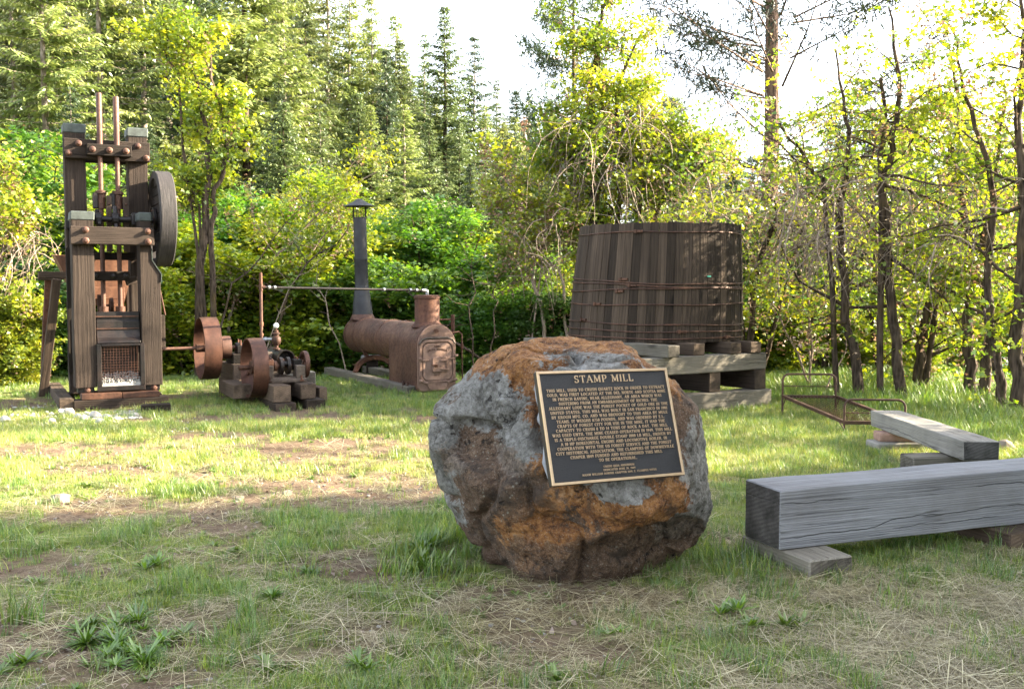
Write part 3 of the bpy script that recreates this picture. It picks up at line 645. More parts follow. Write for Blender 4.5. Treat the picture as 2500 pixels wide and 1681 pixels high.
T_, t_ = 1.55, .75
def V_(x, a=0, b=10): return ('L', x, a, x, b, T_)
GL = {
 'A': (8.6, [('L', .9, 0, 4.3, 10, t_), ('L', 4.3, 10, 7.7, 0, T_), ('L', 2.2, 3.5, 6.4, 3.5, t_), ('S', .9, 0), ('S', 7.7, 0)]),
 'B': (7.6, [V_(1.7), ('L', .6, 9.7, 4, 9.7, t_), ('L', 1.7, 5.2, 4.2, 5.2, t_), ('L', .6, .3, 4, .3, t_), ('A', 3.9, 7.45, 2.4, 2.25, -90, 90), ('A', 4.1, 2.75, 2.8, 2.45, -90, 90)]),
 'C': (8.2, [('A', 4.6, 5, 3.7, 4.7, 48, 312), ('L', 7.2, 7, 7.2, 9.6, t_)]),
 'D': (8.6, [V_(1.7), ('L', .6, 9.7, 4, 9.7, t_), ('L', .6, .3, 4, .3, t_), ('A', 3.9, 5, 3.8, 4.7, -90, 90)]),
 'E': (7.2, [V_(1.7), ('L', .6, 9.7, 6.3, 9.7, t_), ('L', 1.7, 5.1, 5, 5.1, t_), ('L', .6, .3, 6.5, .3, t_), ('L', 6.2, 9.9, 6.2, 7.9, t_), ('L', 6.4, 0, 6.4, 2.2, t_), ('L', 5, 4.2, 5, 6, t_)]),
 'F': (6.8, [V_(1.7), ('L', .6, 9.7, 6.1, 9.7, t_), ('L', 1.7, 5.1, 4.9, 5.1, t_), ('L', 6, 9.9, 6, 7.9, t_), ('S', 1.7, 0), ('L', 4.9, 4.2, 4.9, 6, t_)]),
 'G': (8.8, [('A', 4.6, 5, 3.7, 4.7, 48, 330), ('L', 7.2, 7, 7.2, 9.6, t_), ('L', 7.5, .6, 7.5, 4.4, T_), ('S', 7.3, 4.6)]),
 'H': (8.8, [V_(1.7), V_(7.1), ('L', 1.7, 5.1, 7.1, 5.1, t_), ('S', 1.7, 0), ('S', 7.1, 0), ('S', 1.7, 10), ('S', 7.1, 10)]),
 'I': (3.6, [V_(1.8), ('S', 1.8, 0), ('S', 1.8, 10)]),
 'J': (5.2, [V_(3.4, 2, 10), ('S', 3.4, 10), ('A', 1.9, 2.2, 1.6, 2.1, 180, 360)]),
 'K': (8.4, [V_(1.7), ('S', 1.7, 0), ('S', 1.7, 10), ('L', 2, 4.4, 6.8, 10, t_), ('L', 3.6, 5.8, 7.2, 0, T_), ('S', 6.8, 10), ('S', 7.3, 0)]),
 'L': (7, [V_(1.7), ('S', 1.7, 10), ('L', .6, .3, 6.4, .3, t_), ('L', 6.3, 0, 6.3, 2.4, t_)]),
 'M': (10.4, [('L', 1.6, 0, 1.8, 10, t_), ('L', 1.8, 10, 5.2, 1, T_), ('L', 5.2, 1, 8.6, 10, t_), V_(8.7), ('S', 1.6, 0), ('S', 8.7, 0), ('S', 1.4, 10), ('S', 9, 10)]),
 'N': (8.8, [('L', 1.6, 0, 1.6, 10, t_), ('L', 1.6, 10, 7.2, 0, T_), ('L', 7.2, 0, 7.2, 10, t_), ('S', 1.6, 0), ('S', 1.2, 10), ('S', 7.2, 10)]),
 'O': (9, [('A', 4.5, 5, 3.7, 4.7, 0, 360)]),
 'P': (7.2, [V_(1.7), ('S', 1.7, 0), ('L', .6, 9.7, 4, 9.7, t_), ('L', 1.7, 4.5, 4, 4.5, t_), ('A', 3.9, 7.1, 2.6, 2.6, -90, 90)]),
 'Q': (9, [('A', 4.5, 5, 3.7, 4.7, 0, 360), ('L', 4.6, 1.8, 7.8, -1.6, T_)]),
 'R': (8, [V_(1.7), ('S', 1.7, 0), ('L', .6, 9.7, 4, 9.7, t_), ('L', 1.7, 5, 4, 5, t_), ('A', 3.9, 7.35, 2.5, 2.35, -90, 90), ('L', 4.2, 5, 7.2, 0, T_), ('S', 7.3, 0)]),
 'S': (6.6, [('A', 3.3, 7.35, 2.2, 2.3, 45, 270), ('A', 3.3, 2.65, 2.4, 2.35, -135, 90), ('L', 5.4, 7.2, 5.4, 9.7, t_), ('L', 1, .3, 1, 2.9, t_)]),
 'T': (8, [V_(4), ('S', 4, 0), ('L', .6, 9.7, 7.4, 9.7, t_), ('L', .7, 9.9, .7, 7.6, t_), ('L', 7.3, 9.9, 7.3, 7.6, t_)]),
 'U': (8.6, [V_(1.7, 3, 10), ('L', 7, 3, 7, 10, t_), ('A', 4.35, 3.1, 2.65, 2.8, 180, 360), ('S', 1.7, 10), ('S', 7, 10)]),
 'V': (8.6, [('L', 1, 10, 4.3, 0, T_), ('L', 4.3, 0, 7.6, 10, t_), ('S', 1, 10), ('S', 7.6, 10)]),
 'W': (12, [('L', 1, 10, 3.8, 0, T_), ('L', 3.8, 0, 6, 9.4, t_), ('L', 6, 9.4, 8.3, 0, T_), ('L', 8.3, 0, 11, 10, t_), ('S', 1, 10), ('S', 11, 10), ('S', 5.6, 10)]),
 'X': (8.4, [('L', 1.2, 10, 7.2, 0, T_), ('L', 1.2, 0, 7.2, 10, t_), ('S', 1.2, 0), ('S', 7.2, 0), ('S', 1.2, 10), ('S', 7.2, 10)]),
 'Y': (8.2, [('L', 1, 10, 4.1, 5, T_), ('L', 4.1, 5, 7.2, 10, t_), V_(4.1, 0, 5), ('S', 1, 10), ('S', 7.2, 10), ('S', 4.1, 0)]),
 'Z': (7.6, [('L', .8, 9.7, 6.8, 9.7, t_), ('L', 6.6, 9.8, .9, .2, T_), ('L', .8, .3, 6.9, .3, t_), ('L', .9, 9.9, .9, 7.8, t_), ('L', 6.8, 0, 6.8, 2.2, t_)]),
 '0': (6, [('A', 3, 5, 2.1, 4.7, 0, 360)]), '1': (4.4, [V_(2.4), ('S', 2.4, 0), ('L', 1, 8.4, 2.4, 9.8, t_)]),
 '2': (6, [('A', 3, 7.2, 2.1, 2.5, -20, 165), ('L', 4.9, 6.6, .9, .5, t_), ('L', .8, .6, 5.3, .6, 1.2)]),
 '3': (6, [('A', 2.8, 7.5, 1.9, 2.2, -80, 150), ('A', 2.8, 2.8, 2.2, 2.5, -150, 90)]),
 '4': (6, [V_(4.1), ('L', 4.1, 10, .6, 3, t_), ('L', .5, 3, 5.6, 3, t_)]),
 '5': (6, [('L', 1.4, 9.6, 5, 9.6, 1.1), ('L', 1.4, 9.8, 1.1, 5.6, t_), ('A', 2.7, 3.1, 2.2, 2.8, -150, 115)]),
 '6': (6, [('A', 3, 3.1, 2.1, 2.8, 0, 360), ('A', 4.6, 3.6, 3.7, 6.2, 105, 180)]),
 '7': (6, [('L', .8, 9.6, 5.4, 9.6, 1.1), ('L', 5.2, 9.6, 2.2, 0, t_ + .3)]),
 '8': (6, [('A', 3, 7.5, 1.8, 2.2, 0, 360), ('A', 3, 2.7, 2.2, 2.5, 0, 360)]),
 '9': (6, [('A', 3, 6.9, 2.1, 2.8, 0, 360), ('A', 1.4, 6.4, 3.7, 6.2, -75, 0)]),
 '.': (2.6, [('L', 1.3, 0, 1.3, 1.4, 1.4)]), ',': (2.6, [('L', 1.3, -.2, 1.3, 1.3, 1.4), ('L', 1.6, .2, .8, -1.8, .8)]),
 '-': (4, [('L', .6, 4.2, 3.4, 4.2, 1.1)]), ' ': (4.2, []),
}
def text_mesh(mb, s, width, cap, cx, z, depth, y0=0.0, sp=1.1, bold=1.0, fit=True, curve=0):
    """raised roman capitals in the xz plane, facing -y"""
    adv = sum(GL[c][0] + sp for c in s) - sp
    kz = cap / 10; kx = width / adv if fit else kz
    if not fit: width = adv * kx
    x = cx - width / 2
    def stroke(x0, z0, x1, z1, w):
        w = w * bold; dx, dz = x1 - x0, z1 - z0; L = math.hypot(dx, dz) or 1; nx, nz = -dz / L * w / 2, dx / L * w / 2
        q = [(x0 + nx, z0 + nz), (x1 + nx, z1 + nz), (x1 - nx, z1 - nz), (x0 - nx, z0 - nz)]
        def m(p):
            X = x + p[0] * kx; return (X, z + p[1] * kz + (curve * (1 - ((X - cx) / (width / 2)) ** 2) if curve else 0))
        A = [m(p) for p in q]
        vs = [(a[0], y0 - depth, a[1]) for a in A] + [(a[0], y0 + .001, a[1]) for a in A]
        mb.add(vs, [(0, 1, 2, 3), (0, 4, 5, 1), (1, 5, 6, 2), (2, 6, 7, 3), (3, 7, 4, 0)])
    for c in s:
        wd, st = GL[c]
        for e in st:
            if e[0] == 'L': stroke(*e[1:])
            elif e[0] == 'S': stroke(e[1] - 1.35, min(9.75, max(.25, e[2])), e[1] + 1.35, min(9.75, max(.25, e[2])), .6)
            else:
                _, ax, az, rx, rz, a0, a1 = e; n = max(4, int(abs(a1 - a0) / 28))
                for k in range(n):
                    p, q = R(a0 + (a1 - a0) * k / n), R(a0 + (a1 - a0) * (k + 1) / n); mm = (p + q) / 2
                    stroke(ax + rx * math.cos(p) * .96, az + rz * math.sin(p), ax + rx * math.cos(q) * .96, az + rz * math.sin(q), t_ + (T_ - t_) * abs(math.cos(mm)))
        x += (wd + sp) * kx

PW, PH, PT = .7386, .5392, .030
Mp = Matrix.Translation((.4797, 4.75, .8428)) @ Matrix.Rotation(.466, 4, 'Z') @ Matrix.Rotation(-.3247, 4, 'X') @ Matrix.Rotation(.0135, 4, 'Y')
pq = bpy.data.objects.new('plaque', None); put(pq, None, Mp); tag(pq, 'cast bronze plaque with raised text about the stamp mill', 'plaque')
MB().box((0, PT / 2 + .004, 0), (PW, PT, PH)).build('plate', M_['plaque_side'], pq, bevel=.002)
MB().box((0, .0022, 0), (PW - .03, .0036, PH - .03)).build('field', M_['plaque_field'], pq)
fb = .0125; m = MB()
m.box((0, 0, PH / 2 - fb / 2), (PW, .010, fb)).box((0, 0, -PH / 2 + fb / 2), (PW, .010, fb))
m.box((-PW / 2 + fb / 2, 0, 0), (fb, .010, PH - 2 * fb)).box((PW / 2 - fb / 2, 0, 0), (fb, .010, PH - 2 * fb))
m.build('border', M_['plaque_bronze'], pq, bevel=.0012)
m = MB()
text_mesh(m, 'STAMP MILL', .335, .0355, -.005, PH * (.5 - .097) - .008, .003, bold=.95)
LINES = ['THIS MILL, USED TO CRUSH QUARTZ ROCK IN ORDER TO EXTRACT', 'GOLD, WAS FIRST LOCATED AT THE DEL NORTE AND SCOTIA MINE', 'IN FRENCH RAVINE, NEAR ALLEGHANY, AN AREA WHICH WAS',
 'SUFFERING FROM AN EMBARRASSMENT OF RICHES. THE', 'ALLEGHANY LODE WAS THE PUREST POCKET OF GOLD ORE IN THE', 'UNITED STATES. THIS MILL WAS BUILT IN SAN FRANCISCO IN 1901',
 'BY KROGH MFG. CO. AND WAS BROUGHT TO THIS AREA BY MULE', 'TEAMS. IT WEIGHS 8750 POUNDS, AND WAS ORDERED BY E.L.', 'CRAFTS OF FOREST CITY FOR USE IN THE MINE. IT HAD THE',
 'CAPACITY TO CRUSH 8 TO 14 TONS OF ROCK A DAY. THE MILL', 'WAS USED UNTIL THE MINE CEASED OPERATION IN 1949. THIS MILL', 'IS A TRIPLE-DISCHARGE DOUBLE STAMP 1000 LB MILL, DRIVEN BY',
 'A 10 HP HORIZONTAL ENGINE AND LOCOMOTIVE BOILER. IN', 'COOPERATION WITH THE US FOREST SERVICE AND THE FOREST', 'CITY HISTORICAL ASSOCIATION, THE CLAMPERS OF DOWNIEVILLE',
 'CHAPER 1849 FUNDED AND REFURBISHED THIS MILL', 'TO BE OPERATIONAL.']
kk = .668 / (sum(GL[c][0] + 1.1 for c in LINES[0]) - 1.1)
for i, s in enumerate(LINES):
    w = (sum(GL[c][0] + 1.1 for c in s) - 1.1) * kk
    text_mesh(m, s, min(w, .685), .0142, .004, PH * (.5 - .176 - .0396 * i) - .007, .0028, bold=1.05)
for s, w, v in (('CREDO QUIA ABSURDUM', .172, .868), ('DEDICATED JUNE 20, 2009', .178, .898), ('MAJOR WILLIAM DOWNIE CHAPTER 1849, E. CLAMPUS VITUS', .415, .929)):
    text_mesh(m, s, w, .0098, .003, PH * (.5 - v) - .005, .0025, bold=1.05)
m.build('lettering', M_['plaque_bronze'], pq)
# mortar bedding behind the plate, squeezed out unevenly
rs = random.Random(4); poly = []
for k in range(48):
    a = 2 * math.pi * k / 48; c, s_ = math.cos(a), math.sin(a); q = min((PW / 2 - .004) / max(1e-6, abs(c)), (PH / 2 - .002) / max(1e-6, abs(s_)))
    ex = rs.uniform(-.012, .014) + (-.018 if c < -.6 else 0) * rs.random(); poly.append((c * (q + ex), s_ * (q + ex)))
m = MB(); m.prism(poly, .035); m.build('mortar_bed', M_['mortar'], pq, Matrix.Translation((0, PT + .002, 0)), bevel=.01)
# ------------------------------------------------------------ stamp mill
A28 = R(28); CA, SA = math.cos(A28), math.sin(A28)
MO = (-4.88, 12.34)
def mw(x, y): return (MO[0] + CA * x - SA * y, MO[1] + SA * x + CA * y)
mill = thing('stamp_mill', 'tall timber two-stamp ore mill with a large wooden bull wheel', 'stamp mill', (MO[0], MO[1], 0), A28)
mwood, mgrey, dwood = M_['mill_wood'], M_['mill_wood_grey'], M_['dark_wood']
def bolt(parent, p, r=.042, d=.055, mat=None, name='bolt'):
    r *= .9; d *= .9; mat = mat or M_['rust_boiler']
    # washer and domed nut on a face that looks along -y
    m = MB(); Mx = Matrix.Rotation(R(90), 4, 'X')
    m.lathe([(r, 0), (r, .008), (r * .93, .012), (r * .66, .016), (r * .66, d * .7), (r * .45, d), (0, d * 1.05)], 12, Mx)
    return m.build(name, mat or M_['rust'], parent, Matrix.Translation(p), smooth=35)
def cap(parent, cx, cy, z, w, d, h=.11):
    m = MB(); e = .012
    m.box((0, 0, h / 2), (w + e * 2, d + e * 2, h)); o = m.build('metal_cap', M_['copper_green'], parent, Matrix.Translation((cx, cy, z)), bevel=.012)
    for v in o.data.vertices: v.co.x += math.sin(v.co.z * 50 + cx * 9) * .004
# sills and iron base
beam(mill, 'sill', (-.54, .0, .06), (.56, .0, .06), .30, .13, mwood)
beam(mill, 'sill', (-.58, .95, .06), (.58, .95, .06), .28, .13, mwood)
beam(mill, 'sill', (-.62, -.1, .09), (-.62, 2.3, .09), .16, .12, M_['block_wood'])
beam(mill, 'sill', (.43, .2, .07), (.43, 1.8, .07), .2, .14, mwood)
MB().box((-.22, .02, .165), (.46, .27, .075)).build('base_plate', M_['rust_dark'], mill, bevel=.006)
MB().box((.235, .02, .163), (.44, .27, .07)).build('base_plate', M_['rust_dark'], mill, bevel=.006)
for x in (-.385, .39):
    sh_ = MB().box((x, .14, .24), (.19, .2, .09)).build('shoe', M_['iron_black'], mill, bevel=.01)
    bolt(sh_, (x + .02, .035, .235), .045, .05)
# front posts: left straight, right cut back for the wheel
beam(mill, 'post', (-.385, .15, .265), (-.385, .15, 2.32), .25, .30, mgrey)
m = MB(); poly = [(.27, .265), (.51, .265), (.51, 1.66), (.405, 1.83), (.405, 2.33), (.27, 2.33)]
b = MB(); vs = []
# laid along local x so the grain runs up the post
b.prism([(z - 1.3, -(x - .39)) for x, z in poly], .30)
Mr = Matrix(((0, 0, -1, .39), (0, 1, 0, 0), (1, 0, 0, 1.3), (0, 0, 0, 1)))
b.build('post', mgrey, mill, Mr, bevel=.006)
m = MB(); m.tube([(.398, .15, 1.98), (.412, .15, 1.83), (.518, .15, 1.655), (.518, .15, 1.55)], .004, 4)
fl = MB()
for (x0, z0, x1, z1) in ((.408, 1.98, .410, 1.835), (.410, 1.835, .516, 1.665), (.516, 1.665, .516, 1.57)):
    L = math.hypot(x1 - x0, z1 - z0); an = math.atan2(z1 - z0, x1 - x0)
    fl.box(((x0 + x1) / 2 + .002, .148, (z0 + z1) / 2), (L + .01, .325, .008), Matrix.Rotation(-an, 3, 'Y'))
fl.build('flashing', M_['copper_green'], mill)
cap(mill, -.385, .15, 2.31, .25, .30); cap(mill, .337, .15, 2.32, .135, .30)
# front cross beam
xb1 = beam(mill, 'cross_beam', (-.53, -.055, 2.125), (.425, -.055, 2.125), .10, .215, mgrey, bevel=.008)
for x, z in ((-.36, 2.19), (-.36, 2.06), (.355, 2.19), (.355, 2.06)): bolt(xb1, (x, -.105, z), .045, .06)
# tall rear posts with the upper cross beam
beam(mill, 'tall_post', (-.39, .88, .12), (-.39, .88, 3.50), .25, .24, mgrey)
beam(mill, 'tall_post', (.37, .88, .12), (.37, .88, 3.50), .24, .24, mgrey)
cap(mill, -.39, .88, 3.46, .25, .24, .12); cap(mill, .37, .88, 3.46, .24, .24, .12)
xb2 = beam(mill, 'cross_beam', (-.53, .71, 3.255), (.51, .71, 3.255), .10, .25, mgrey, bevel=.008)
beam(mill, 'cross_beam', (-.50, 1.05, 3.25), (.50, 1.05, 3.25), .10, .24, dwood)
for x, z in ((-.35, 3.32), (-.47, 3.19), (.36, 3.33), (.46, 3.18)): bolt(xb2, (x, .66, z), .045, .06)
sg1 = beam(mill, 'stamp_guide', (-.27, .60, 3.24), (.27, .60, 3.24), .12, .145, dwood, bevel=.008)
for x in (-.2, 0, .2): bolt(sg1, (x, .54, 3.24), .045, .06)
for x in (-.39, .37): beam(mill, 'iron_strap', (x - .13, .745, 2.32), (x + .13, .745, 2.32), .02, .16, M_['iron_black'])
# stamps: stem, tappet, lower stem, boss
for i, x in enumerate((-.105, .098)):
    st = MB().cyl((x, .615, 1.0), (x, .615, 3.96 - .03 * i), .029, .029, 12)
    st.build('stamp_stem', M_['rust_boiler'], mill, smooth=40)
    m = MB(); m.lathe([(.036, 3.31), (.036, 3.95 - .03 * i), (.03, 3.965 - .03 * i)], 12, Matrix.Translation((x, .615, 0)))
    m.build('stem_sleeve', M_['rust_boiler'], mill, smooth=40)
    m = MB(); m.lathe([(.03, 2.50), (.055, 2.50), (.055, 2.68), (.07, 2.69), (.07, 2.725), (.03, 2.74)], 14, Matrix.Translation((x, .615, 0)))
    m.build('tappet', M_['rust_dark'], mill, smooth=40)
    lf = beam(mill, 'latch_finger', (x + .085, .55, 1.95), (x + .085, .55, 2.66), .07, .07, M_['block_wood'])
    bolt(lf, (x + .085, .512, 2.56), .016, .02); bolt(lf, (x + .085, .512, 2.4), .016, .02)
    MB().box((x - .07, .62, 2.6), (.06, .12, .2)).build('cam_cover', M_['iron_black'], mill, bevel=.01)
    m = MB()                                            # the cam: a two-armed disc
    m.box((x - .06, .43, 2.36), (.05, .34, .09), Matrix.Rotation(R(35 + 40 * i), 3, 'X')); m.cyl((x - .1, .43, 2.36), (x - .02, .43, 2.36), .085, n=14)
    m.build('cam', M_['iron_black'], mill, bevel=.01)
    MB().cyl((x, .615, .70), (x, .615, 1.25), .06, n=12).build('boss_head', M_['rust_dark'], mill, smooth=40)
MB().cyl((-.5, .43, 2.36), (.74, .43, 2.36), .038, n=14).build('cam_shaft', M_['iron_black'], mill, smooth=40)
for x in (-.30, .275): MB().box((x, .43, 2.36), (.1, .2, .17)).build('bearing', M_['iron_black'], mill, bevel=.02)
beam(mill, 'brace_beam', (-.27, .72, 1.90), (.30, .72, 1.90), .12, .10, dwood)
sg2 = beam(mill, 'stamp_guide', (-.27, .50, 1.64), (.20, .50, 1.64), .12, .115, dwood)
for x in (-.21, 0, .155): bolt(sg2, (x, .44, 1.64), .042, .05, M_['iron_black'])
beam(mill, 'brace_beam', (.17, .62, 1.56), (.31, .62, 1.60), .10, .09, mgrey)
beam(mill, 'brace_beam', (-.5, .72, 2.0), (-.5, .72, .4), .06, .06, dwood)
# bull wheel: laminated rim, boards and hub
wh = MB(); Mx = Matrix.Translation((.50, .43, 2.38)) @ Matrix.Rotation(R(90), 4, 'Y')
wh.lathe([(.60, .0), (.612, .012), (.612, .188), (.60, .20), (.52, .20), (.515, .188), (.515, .012), (.52, .0)], 64, Mx, closed=True)
wo_ = wh.build('bull_wheel', mgrey, mill, smooth=35)
def wheel_mat():
    t = NT('wheel_wood'); o = t.obj(); s = t.n('ShaderNodeSeparateXYZ', {0: o})
    ang = t.math('ARCTAN2', t.math('SUBTRACT', s.outputs[1], .43), t.math('SUBTRACT', s.outputs[2], 2.38))
    v = t.n('ShaderNodeCombineXYZ', {0: t.math('MULTIPLY', s.outputs[0], 60), 1: t.math('MULTIPLY', ang, 3.0), 2: 0.0}).outputs[0]
    n = t.noise(v, 1.0, 5, .6, .3); n2 = t.noise(o, 3, 4)
    c = t.mix(t.mapr(n, .3, .7), (.010, .009, .009), (.048, .042, .04)); c = t.mix(t.mapr(n2, .45, .65, 0, .6), c, (.03, .026, .026))
    t.bsdf(c, .75, t.bump(n, .7, .006), spec=.35); return t.m
wo_.data.materials[0] = wheel_mat()
for k in range(9):                                       # face boards, each one a plank
    z = -.47 + k * .1175; hw = math.sqrt(max(.01, .51 ** 2 - (abs(z) + .05) ** 2))
    beam(wo_, 'wheel_board', (.545 + .002 * (k % 2), .43 - hw, 2.38 + z), (.545 + .002 * (k % 2), .43 + hw, 2.38 + z), .03, .112, dwood, hint=(0, 0, 1))
m = MB(); Mh = Matrix.Translation((.50, .43, 2.38)) @ Matrix.Rotation(R(90), 4, 'Y')
m.lathe([(.15, -.01), (.15, .02), (.09, .03), (.09, .22), (.05, .25)], 20, Mh); m.build('wheel_hub', M_['iron_black'], wo_, smooth=35)
for k in range(6):
    a = k * math.pi / 3; MB().cyl((.485, .43 + .12 * math.cos(a), 2.38 + .12 * math.sin(a)), (.505, .43 + .12 * math.cos(a), 2.38 + .12 * math.sin(a)), .016, n=6).build('bolt', M_['rust'], wo_)
# mortar box, screen and quartz heap
m = MB(); prof = [(.10, 1.19), (.10, 1.09), (.075, 1.08), (.075, .96), (.06, .88), (.0, .825), (.0, .80), (.30, .80), (.30, 1.19)]
vs = [Vector((-.25 if i == 0 else .262, y, z)) for i in (0, 1) for y, z in prof]; n = len(prof)
m.add(vs, [tuple(range(n))[::-1], tuple(range(n, 2 * n))] + [(i, (i + 1) % n, (i + 1) % n + n, i + n) for i in range(n)])
m.build('mortar_box', M_['iron_black'], mill, bevel=.008)
MB().box((0, .088, 1.135), (.5, .02, .012)).box((0, .068, .985), (.5, .016, .012)).build('mortar_rib', M_['rust_dark'], mill)
for x0, x1, z0, z1 in ((-.262, -.205, .275, .80), (.245, .30, .275, .80), (-.262, .30, .215, .275), (-.205, .245, .77, .80)):
    beam(mill, 'screen_frame', ((x0 + x1) / 2 if z1 - z0 > .1 else x0, -.012, z0 if z1 - z0 > .1 else (z0 + z1) / 2), ((x0 + x1) / 2 if z1 - z0 > .1 else x1, -.012, z1 if z1 - z0 > .1 else (z0 + z1) / 2), .03, (x1 - x0) if z1 - z0 > .1 else (z1 - z0), M_['iron_black'], hint=(1, 0, 0) if z1 - z0 > .1 else (0, 0, 1), rough=.001)
m = MB()
for i in range(13): x = -.205 + i * .0345; m.cyl((x, -.012, .36), (x, -.012, .79), .0022, n=4)
for i in range(13): z = .37 + i * .033; m.cyl((-.205, -.016, z), (.245 if z < .6 else .12, -.016, z), .0022, n=4)
m.build('wire_screen', M_['rust'], mill)
MB().box((0, .32, .55), (.52, .02, .55)).build('back_plate', M_['iron_black'], mill)
rs = random.Random(3); m = MB()
for i in range(420):
    y = rs.uniform(.0, .27); x = rs.uniform(-.21, .25); z = .245 + .06 + .34 * y + .035 * rs.random(); r = rs.uniform(.009, .018)
    bmv = [Vector((math.sin(a) * math.cos(b), math.sin(a) * math.sin(b), math.cos(a))) * r * rs.uniform(.7, 1.2) for a, b in ((.1, 0), (1.3, 0), (1.5, 1.6), (1.4, 3.1), (1.6, 4.7), (3.0, 1))]
    m.add([v + Vector((x, y, z)) for v in bmv], [(0, 1, 2), (0, 2, 3), (0, 3, 4), (0, 4, 1), (5, 2, 1), (5, 3, 2), (5, 4, 3), (5, 1, 4)])
for i in range(1): m.box((0.02, .14, .27), (.48, .27, .10))
o = m.build('quartz_heap', M_['white_rock'], mill); o['kind'] = 'stuff'
# feeder bin of rusty sheet behind, with its legs
fb = MB(); top = [(-.62, 1.3, 1.92), (.40, 1.3, 1.90), (.40, 2.1, 1.92), (-.62, 2.1, 1.95)]; bot = [(-.32, 1.35, 1.25), (.22, 1.35, 1.25), (.22, 1.75, 1.25), (-.32, 1.75, 1.25)]
t_in = [(x * .985 - (.001), y + (.012 if y < 1.5 else -.012), z) for x, y, z in top]; b_in = [(x * .97, y + (.012 if y < 1.5 else -.012), z) for x, y, z in bot]
fb.add([Vector(v) for v in top + bot + t_in + b_in], [(0, 1, 5, 4), (1, 2, 6, 5), (2, 3, 7, 6), (3, 0, 4, 7), (8, 12, 13, 9), (9, 13, 14, 10), (10, 14, 15, 11), (11, 15, 12, 8), (0, 8, 9, 1), (1, 9, 10, 2), (2, 10, 11, 3), (3, 11, 8, 0), (4, 5, 6, 7)])
fb.build('feed_hopper', M_['rust_bright'], mill)
MB().box((-.05, 1.25, 1.42), (.55, .03, .16)).box((.05, 1.2, 1.22), (.3, .12, .1)).build('feed_chute', M_['rust_bright'], mill, bevel=.005)
m = MB(); m.cyl((-.2, 1.1, 1.1), (.25, 1.1, 1.12), .05, n=10); m.cyl((-.1, 1.15, 1.0), (-.1, 1.15, 1.4), .03, n=8); m.box((.12, 1.1, 1.08), (.1, .14, .2)); m.cyl((.02, 1.1, 1.25), (.06, 1.1, 1.25), .11, n=14)
m.build('feeder_gear', M_['rust_dark'], mill, smooth=35)
beam(mill, 'hopper_leg', (-.78, 1.9, 0), (-.60, 1.35, 1.62), .11, .15, M_['block_wood'])
beam(mill, 'hopper_leg', (.46, 2.1, 0), (.36, 1.75, 1.55), .12, .15, M_['block_wood'])
beam(mill, 'hopper_leg', (-.74, 2.3, .2), (-.66, 2.1, 1.6), .10, .12, M_['rust'])
beam(mill, 'hopper_leg', (.32, 1.5, .1), (.32, 1.5, 1.6), .10, .12, mgrey)
beam(mill, 'hopper_sill', (-.82, 1.36, 1.66), (.46, 1.36, 1.66), .1, .09, M_['block_wood'])
beam(mill, 'hopper_sill', (-.80, 2.0, 1.64), (.46, 2.0, 1.64), .1, .09, M_['block_wood'])
# board and rod on the right flank
MB().box((.555, .35, .93), (.07, .22, .42)).build('side_board', mgrey, mill, bevel=.006)
MB().cyl((.52, .25, 1.55), (.60, .3, 1.14), .011, n=6).build('side_rod', M_['rust'], mill)
# block of wood lying before the mill
b1 = thing('wood_block', 'short dark wooden block lying at the right foot of the stamp mill', 'wooden block', G(381, 1006), R(24))
beam(b1, 'block', (-.165, 0, .05), (.165, 0, .055), .16, .10, M_['dark_wood'])

# ------------------------------------------------------------ line shaft with rusty pulleys
def pulley(parent, x0, r, w, th, mat, spokes=4, name='pulley', rot=.4, hub=.055, arm=.035, hollow=True, cz=0.0):
    Mx = Matrix.Translation((x0, 0, cz)) @ Matrix.Rotation(R(90), 4, 'Y')
    m = MB(); m.lathe([(r - th, 0), (r, .0), (r + .004, w * .5), (r, w), (r - th, w), (r - th, w * .5)], 56, Mx, closed=True)
    rim = m.build(name, mat, parent, smooth=35)
    m = MB(); m.cyl((x0 + w * .25, 0, cz), (x0 + w * .75, 0, cz), hub, n=16); m.build('hub', mat, rim, smooth=35)
    for k in range(spokes):
        a = rot + 2 * math.pi * k / spokes; m = MB()
        pa = (x0 + w * .5, hub * .8 * math.cos(a), cz + hub * .8 * math.sin(a)); pb = (x0 + w * .5, (r - th * .5) * math.cos(a), cz + (r - th * .5) * math.sin(a))
        pm = (x0 + w * .5, r * .5 * math.cos(a + .12), cz + r * .5 * math.sin(a + .12))
        m.tube([pa, pm, pb], [arm, arm * .8, arm * .7], 8); m.build('spoke', mat, rim, smooth=50)
sx, sy = mw(1.06, .45)
ls = thing('line_shaft', 'rusty drive shaft with a wide iron pulley beside the stamp mill', 'line shaft', (sx, sy, 0), A28)
MB().cyl((-.50, 0, .69), (.72, 0, .69), .0235, n=12).build('shaft', M_['rust_boiler'], ls, smooth=40)
pulley(ls, -.01, .412, .22, .014, M_['rust_pulley'], 3, cz=.685, rot=.9, hub=.05)
pulley(ls, .27, .15, .12, .02, M_['rust_boiler'], 4, 'small_pulley', cz=.69)
MB().cyl((-.05, 0, .69), (.04, 0, .69), .055, n=14).build('collar', M_['rust_dark'], ls, smooth=40)
MB().box((.52, 0, .66), (.10, .18, .11)).cyl((.46, 0, .69), (.58, 0, .69), .06, n=14).build('bearing', M_['iron_black'], ls, bevel=.008)
for y in (-.07, .07): MB().cyl((.52, y, .6), (.52, y, .79), .012, n=8).build('bolt', M_['rust'], ls)
def timber(name, label, cat, loc, rz, p0, p1, w, h, mat, group=None, **k):
    t = thing(name, label, cat, loc, rz, group); beam(t, 'timber', p0, p1, w, h, mat, **k); return t
bx_, by_ = mw(1.58, .45)
